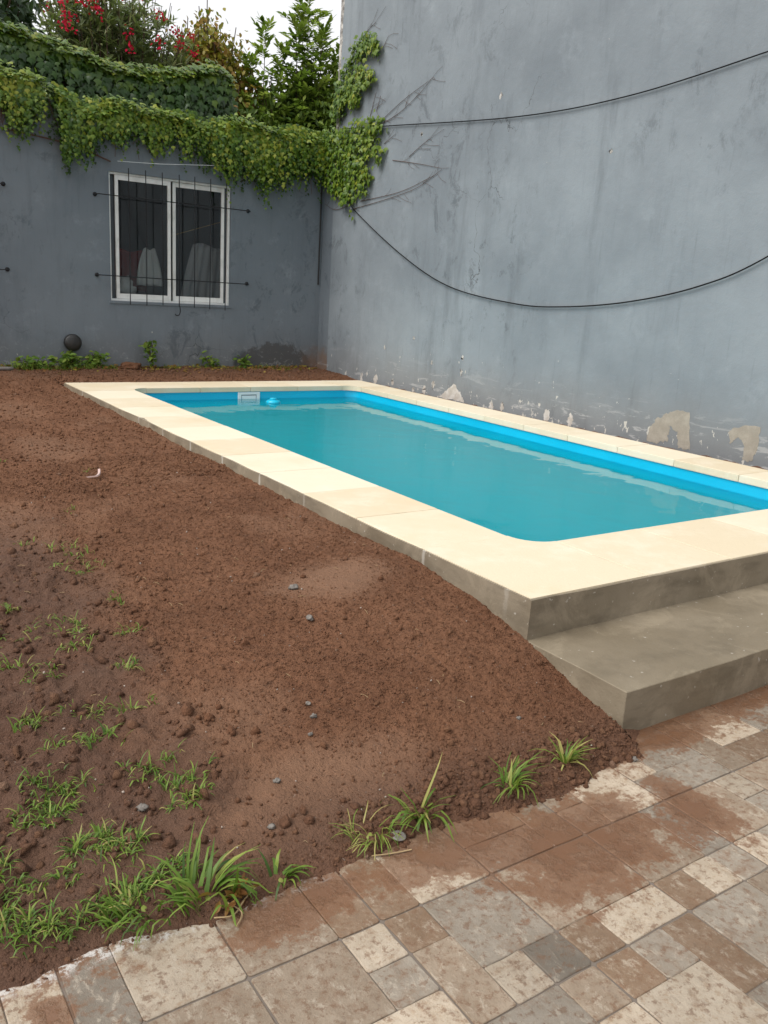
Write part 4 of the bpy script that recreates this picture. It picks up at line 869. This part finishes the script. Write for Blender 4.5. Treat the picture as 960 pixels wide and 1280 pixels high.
weed('low spreading weed by the wall left of the pipe stub', 2.08, 9.5, 70, .26, .10, .05, .09)
weed('leafy weed growing directly below the black pipe stub', 2.40, 9.54, 110, .22, .17, .045, .08)
weed('bushy weed by the wall between pipe stub and window', 2.66, 9.55, 90, .16, .16, .05, .08)
weed('tall stalky weed at the wall below the window', 3.31, 9.56, 80, .13, .34, .04, .075)
weed('small weed at the wall foot below the right window pane', 4.0, 9.56, 50, .14, .14, .05, .08)
weed('small weed at the wall foot beyond the window corner', 4.42, 9.57, 45, .12, .13, .05, .08)
tuft('grass_tuft', 'pale green grass tuft at the slate wall left of all weeds', 'grass', 1.9, 9.5, 60, .15, .08, .2, .006, .012, .8, .6)
tuft('grass_tuft', 'dry grass tuft by the wall left of the corner', 'grass', 4.85, 9.5, 40, .2, .05, .12, .004, .008, 1, .95)
# fallen litter against the low wall
lit = []
for i in range(420):
    lit.append((rng.uniform(1.7, 5.4), YW-.02-abs(rng.normal())*.16))
lit = np.array(lit); n = len(lit)
P = np.stack([lit[:, 0], lit[:, 1], soil_z(lit[:, 0], lit[:, 1])+.01], 1)
o = batch('leaf_litter', LANCE, LANCE_F, P, frames(unit(np.stack([rng.normal(size=n)*.4, rng.normal(size=n)*.4-.3, np.ones(n)], 1)), rng.normal(size=(n, 3))*[1, 1, .2]), rng.uniform(.02, .06, n), rng.uniform(.35, 1, n), M['autumn']); tag(o, 'dry brown leaf litter lying along the foot of the slate wall', 'leaf litter', kind='stuff')
tag(lump('dark_clump', (3.02, 9.52, .335), (.13, .08, .05), M['soil'], 3, .5), 'dark clump of wet earth against the wall below the window', 'clump')
hs_ = MB().tube(smooth_path([(1.2, 9.35, .345), (1.5, 9.3, .345), (1.77, 9.28, .345)], 5), .02, 10).build('hose_end', M['pebble'], smooth=True); tag(hs_, 'pale end of a hose lying on the soil at the slate wall', 'hose')

# ------------------------------------------------------------------ grass at the patio edge
tuft('grass_tuft', 'spiky grass tuft drooping over the mud in front of the mound', 'grass', 1.515, 1.50, 40, .022, .06, .15, .003, .0075, 1.35, .55)
tuft('grass_tuft', 'yellow-green grass tuft beside the corner of the concrete step', 'grass', 1.735, 1.51, 36, .006, .06, .13, .004, .008, 1.25, .78)
tuft('grass_tuft', 'broad-bladed grass tuft arching low over the patio edge', 'grass', 1.22, 1.515, 26, .03, .08, .18, .004, .010, 1.4, .6)
tuft('grass_tuft', 'thin straggly yellowish grass tuft beside the clear plastic disc', 'grass', 1.06, 1.51, 40, .05, .05, .12, .0015, .0035, 1.4, .85)
tuft('grass_tuft', 'small upright grass tuft between the big tuft and bare mud', 'grass', .80, 1.485, 18, .022, .05, .11, .004, .009, 1.2, .5)
tuft('grass_tuft', 'biggest long-bladed grass tuft flopping onto the cream tile', 'grass', .63, 1.50, 56, .06, .07, .17, .004, .010, 1.45, .5)
tuft('grass_tuft', 'thick grass tuft next to the biggest tuft, over the patio edge', 'grass', .50, 1.535, 70, .08, .05, .11, .003, .006, 1.5, .52)
V = []; Q = []; Tt = []
def patch(cx, cy, rx, ry, n, h0, h1, tint):
    for _ in range(n):
        a = random.uniform(0, 6.28); r = math.sqrt(random.random()); x = cx+rx*r*math.cos(a)+random.gauss(0, .012); y = cy+ry*r*math.sin(a)+random.gauss(0, .012)
        z = float(soil_z(np.array([x]), np.array([y]))[0])
        if z < .001: continue
        k = len(V); v, q, t = blades(random.randint(3, 6), .012, h0, h1, .0020, .0042, 1.6, tint); V.extend([p+Vector((x, y, z)) for p in v]); Q.extend([tuple(i+k for i in f_) for f_ in q]); Tt.extend(t)
for g in ((.42, 2.01, .09, .05, 34), (.67, 1.98, .06, .04, 22), (.72, 1.89, .07, .025, 20), (.60, 2.17, .05, .04, 14), (.38, 1.92, .08, .04, 34), (.45, 1.77, .07, .03, 34), (.52, 1.72, .06, .025, 26), (.30, 1.565, .08, .03, 44), (.45, 1.575, .07, .03, 40), (.24, 1.74, .04, .06, 26), (.45, 2.36, .05, .02, 16), (.71, 1.81, .05, .02, 18), (.22, 1.63, .05, .03, 26), (.58, 1.60, .07, .025, 30), (.34, 1.69, .07, .02, 16), (.0, 1.8, .15, .25, 80)):
    patch(*g, .022, .058, .5)
patch(2.3, 9.52, .6, .1, 220, .05, .12, .6); patch(4.1, 9.56, .9, .06, 90, .04, .09, .75)
for g in ((.88, 3.45, .10, .10, 20), (.86, 3.68, .08, .1, 10), (.66, 2.92, .10, .10, 22), (.70, 2.75, .08, .08, 16), (.92, 3.03, .03, .04, 4), (.55, 2.62, .06, .06, 10), (.61, 2.36, .07, .05, 14), (.86, 2.74, .05, .04, 8), (.90, 5.35, .05, .08, 8), (.75, 3.89, .04, .06, 5), (.54, 3.2, .05, .08, 8), (.78, 2.5, .04, .04, 7), (.72, 2.28, .06, .04, 10), (.5, 2.2, .06, .05, 10), (.3, 2.8, .2, .5, 60), (1.3, 4.9, .02, .02, 2), (1.02, 4.2, .03, .03, 3)):
    patch(*g, .02, .06, .62)
me = mesh('grass', V, Q, True); add_attr(me, 'tint', Tt); tag(link('grass', me, M['grass']), 'trampled short grass growing in patches out of the mud', 'grass', kind='stuff')

# pale grit on the soil
n = 120; x = rng.uniform(.3, 2.03, n); y = 1.5+3.6*rng.random(n)**1.4
V_ = np.einsum('nij,nkj->nki', rand_rot(n), iv[None]*(1+rng.uniform(-.4, .4, (n, len(iv), 1)))*(rng.uniform(.0012, .0042, n)[:, None, None]*rng.uniform(.5, 1.3, (n, 1, 3))))+np.stack([x, y, soil_z(x, y)+.0025], 1)[:, None, :]
me = raw_mesh('grit', V_.reshape(-1, 3), (it[None]+np.arange(n)[:, None, None]*len(iv)).reshape(-1, 3)); tag(link('grit', me, M['grit']), 'tiny pale chips of plaster scattered on the brown soil', 'grit', kind='stuff')
# straw and stalks on the soil
st = MB()
for _ in range(70):
    x, y = random.uniform(.3, 2.0), 1.5+random.random()**1.5*3.0; z = float(soil_z(np.array([x]), np.array([y]))[0]); a = random.uniform(0, 6.28); l_ = random.uniform(.01, .032)
    d = Vector((math.cos(a), math.sin(a), random.uniform(-.05, .25)))*l_; st.tube([Vector((x, y, z+.003)), Vector((x, y, z+.006))+d*.5, Vector((x, y, z+.003))+d], .0007, 4)
for s_ in (((.62, 1.44, .012), (.66, 1.43, .01), (.70, 1.46, .012), (.74, 1.48, .02)), ((.66, 1.47, .015), (.68, 1.43, .008), (.655, 1.40, .006)), ((1.03, 1.455, .006), (1.08, 1.44, .005), (1.13, 1.43, .004))):
    st.tube(smooth_path(s_, 4), .0018, 4)
tag(st.build('straw', M['straw']), 'scattered straw and dry stalks lying on the soil', 'straw', kind='stuff')
# dead curled leaves by the biggest tuft
n = 22; P = np.stack([rng.normal(.685, .022, n), rng.normal(1.475, .018, n), rng.uniform(.015, .03, n)], 1)
o = batch('dead_leaves', LANCE, LANCE_F, P, frames(unit(rng.normal(size=(n, 3))+[0, 0, 1]), rng.normal(size=(n, 3))), np.stack([rng.uniform(.010, .016, n), rng.uniform(.03, .05, n), rng.uniform(.02, .06, n)], 1), rng.uniform(.7, 1, n), M['autumn']); tag(o, 'curled brown dead leaves at the foot of the biggest grass tuft', 'dead leaves', kind='stuff')

# pebbles and scraps
def pebble(label, x, y, s, z=None, mat='pebble'):
    zz = float(soil_z(np.array([x]), np.array([y]))[0]) if z is None else z; zz = max(zz, 0)
    o = lump('pebble', (x, y, zz+s*.45), (s, s*random.uniform(.65, .9), s*.65), M[mat], 3, .5); o.rotation_euler.z = random.uniform(0, 3); return tag(o, label, 'pebble')
pebble('shiny grey pebble at the top of a line on the soil', 1.18, 2.05, .0088)
pebble('grey pebble, middle and larger one of the line on the soil', 1.16, 1.98, .0104)
pebble('small grey pebble at the lower end of the line', 1.11, 1.91, .0072)
pebble('blue-grey oval pebble on smooth mud above the round pebble', .94, 1.78, .0096)
pebble('round grey pebble on smooth mud near the patio edge', .85, 1.63, .0096)
pebble('dark pebble on the patio tile off the step corner', 1.97, 1.45, .0096, 0)
pebble('flat pale stone lying among the short grass', .60, 1.84, .0120)
pebble('grey stone on the crumbly soil below the smooth dry patch', 1.48, 2.72, .0160)
pebble('flat dark stone on the crumbly soil under the grey stone', 1.42, 2.48, .0144)
pebble('white pebble on the soil mound beside the concrete step', 1.74, 1.72, .0080)
o = MB().lathe([(.019, 0), (.020, .002), (.016, .004), (.004, .005)], 18).build('plastic_disc', M['clear'], smooth=True, loc=(1.125, 1.48, .0125)); o.rotation_euler = (.12, .05, 0); tag(o, 'clear plastic disc half sunk in mud by the patio edge', 'disc')
V = []
pth = smooth_path([(1.245, 4.74, 0), (1.30, 4.70, .012), (1.335, 4.74, .02), (1.365, 4.84, .03)], 5)
pth = [Vector((1.3, 4.74, 0))+(p-Vector((1.3, 4.74, 0)))*.75 for p in pth]
for p in pth: V += [p+Vector((-.005, .011, .002)), p+Vector((.002, -.007, .008)), p+Vector((.005, -.008, 0))]
F = [(i*3+k, i*3+(k+1) % 3, i*3+3+(k+1) % 3, i*3+3+k) for i in range(len(pth)-1) for k in range(3)]
zz = float(soil_z(np.array([1.3]), np.array([4.74]))[0]); tag(link('plastic_scrap', mesh('plastic_scrap', V, F), M['pink'], None, (0, 0, zz+.008)), 'pale pink bent strip of plastic lying on the soil', 'scrap')
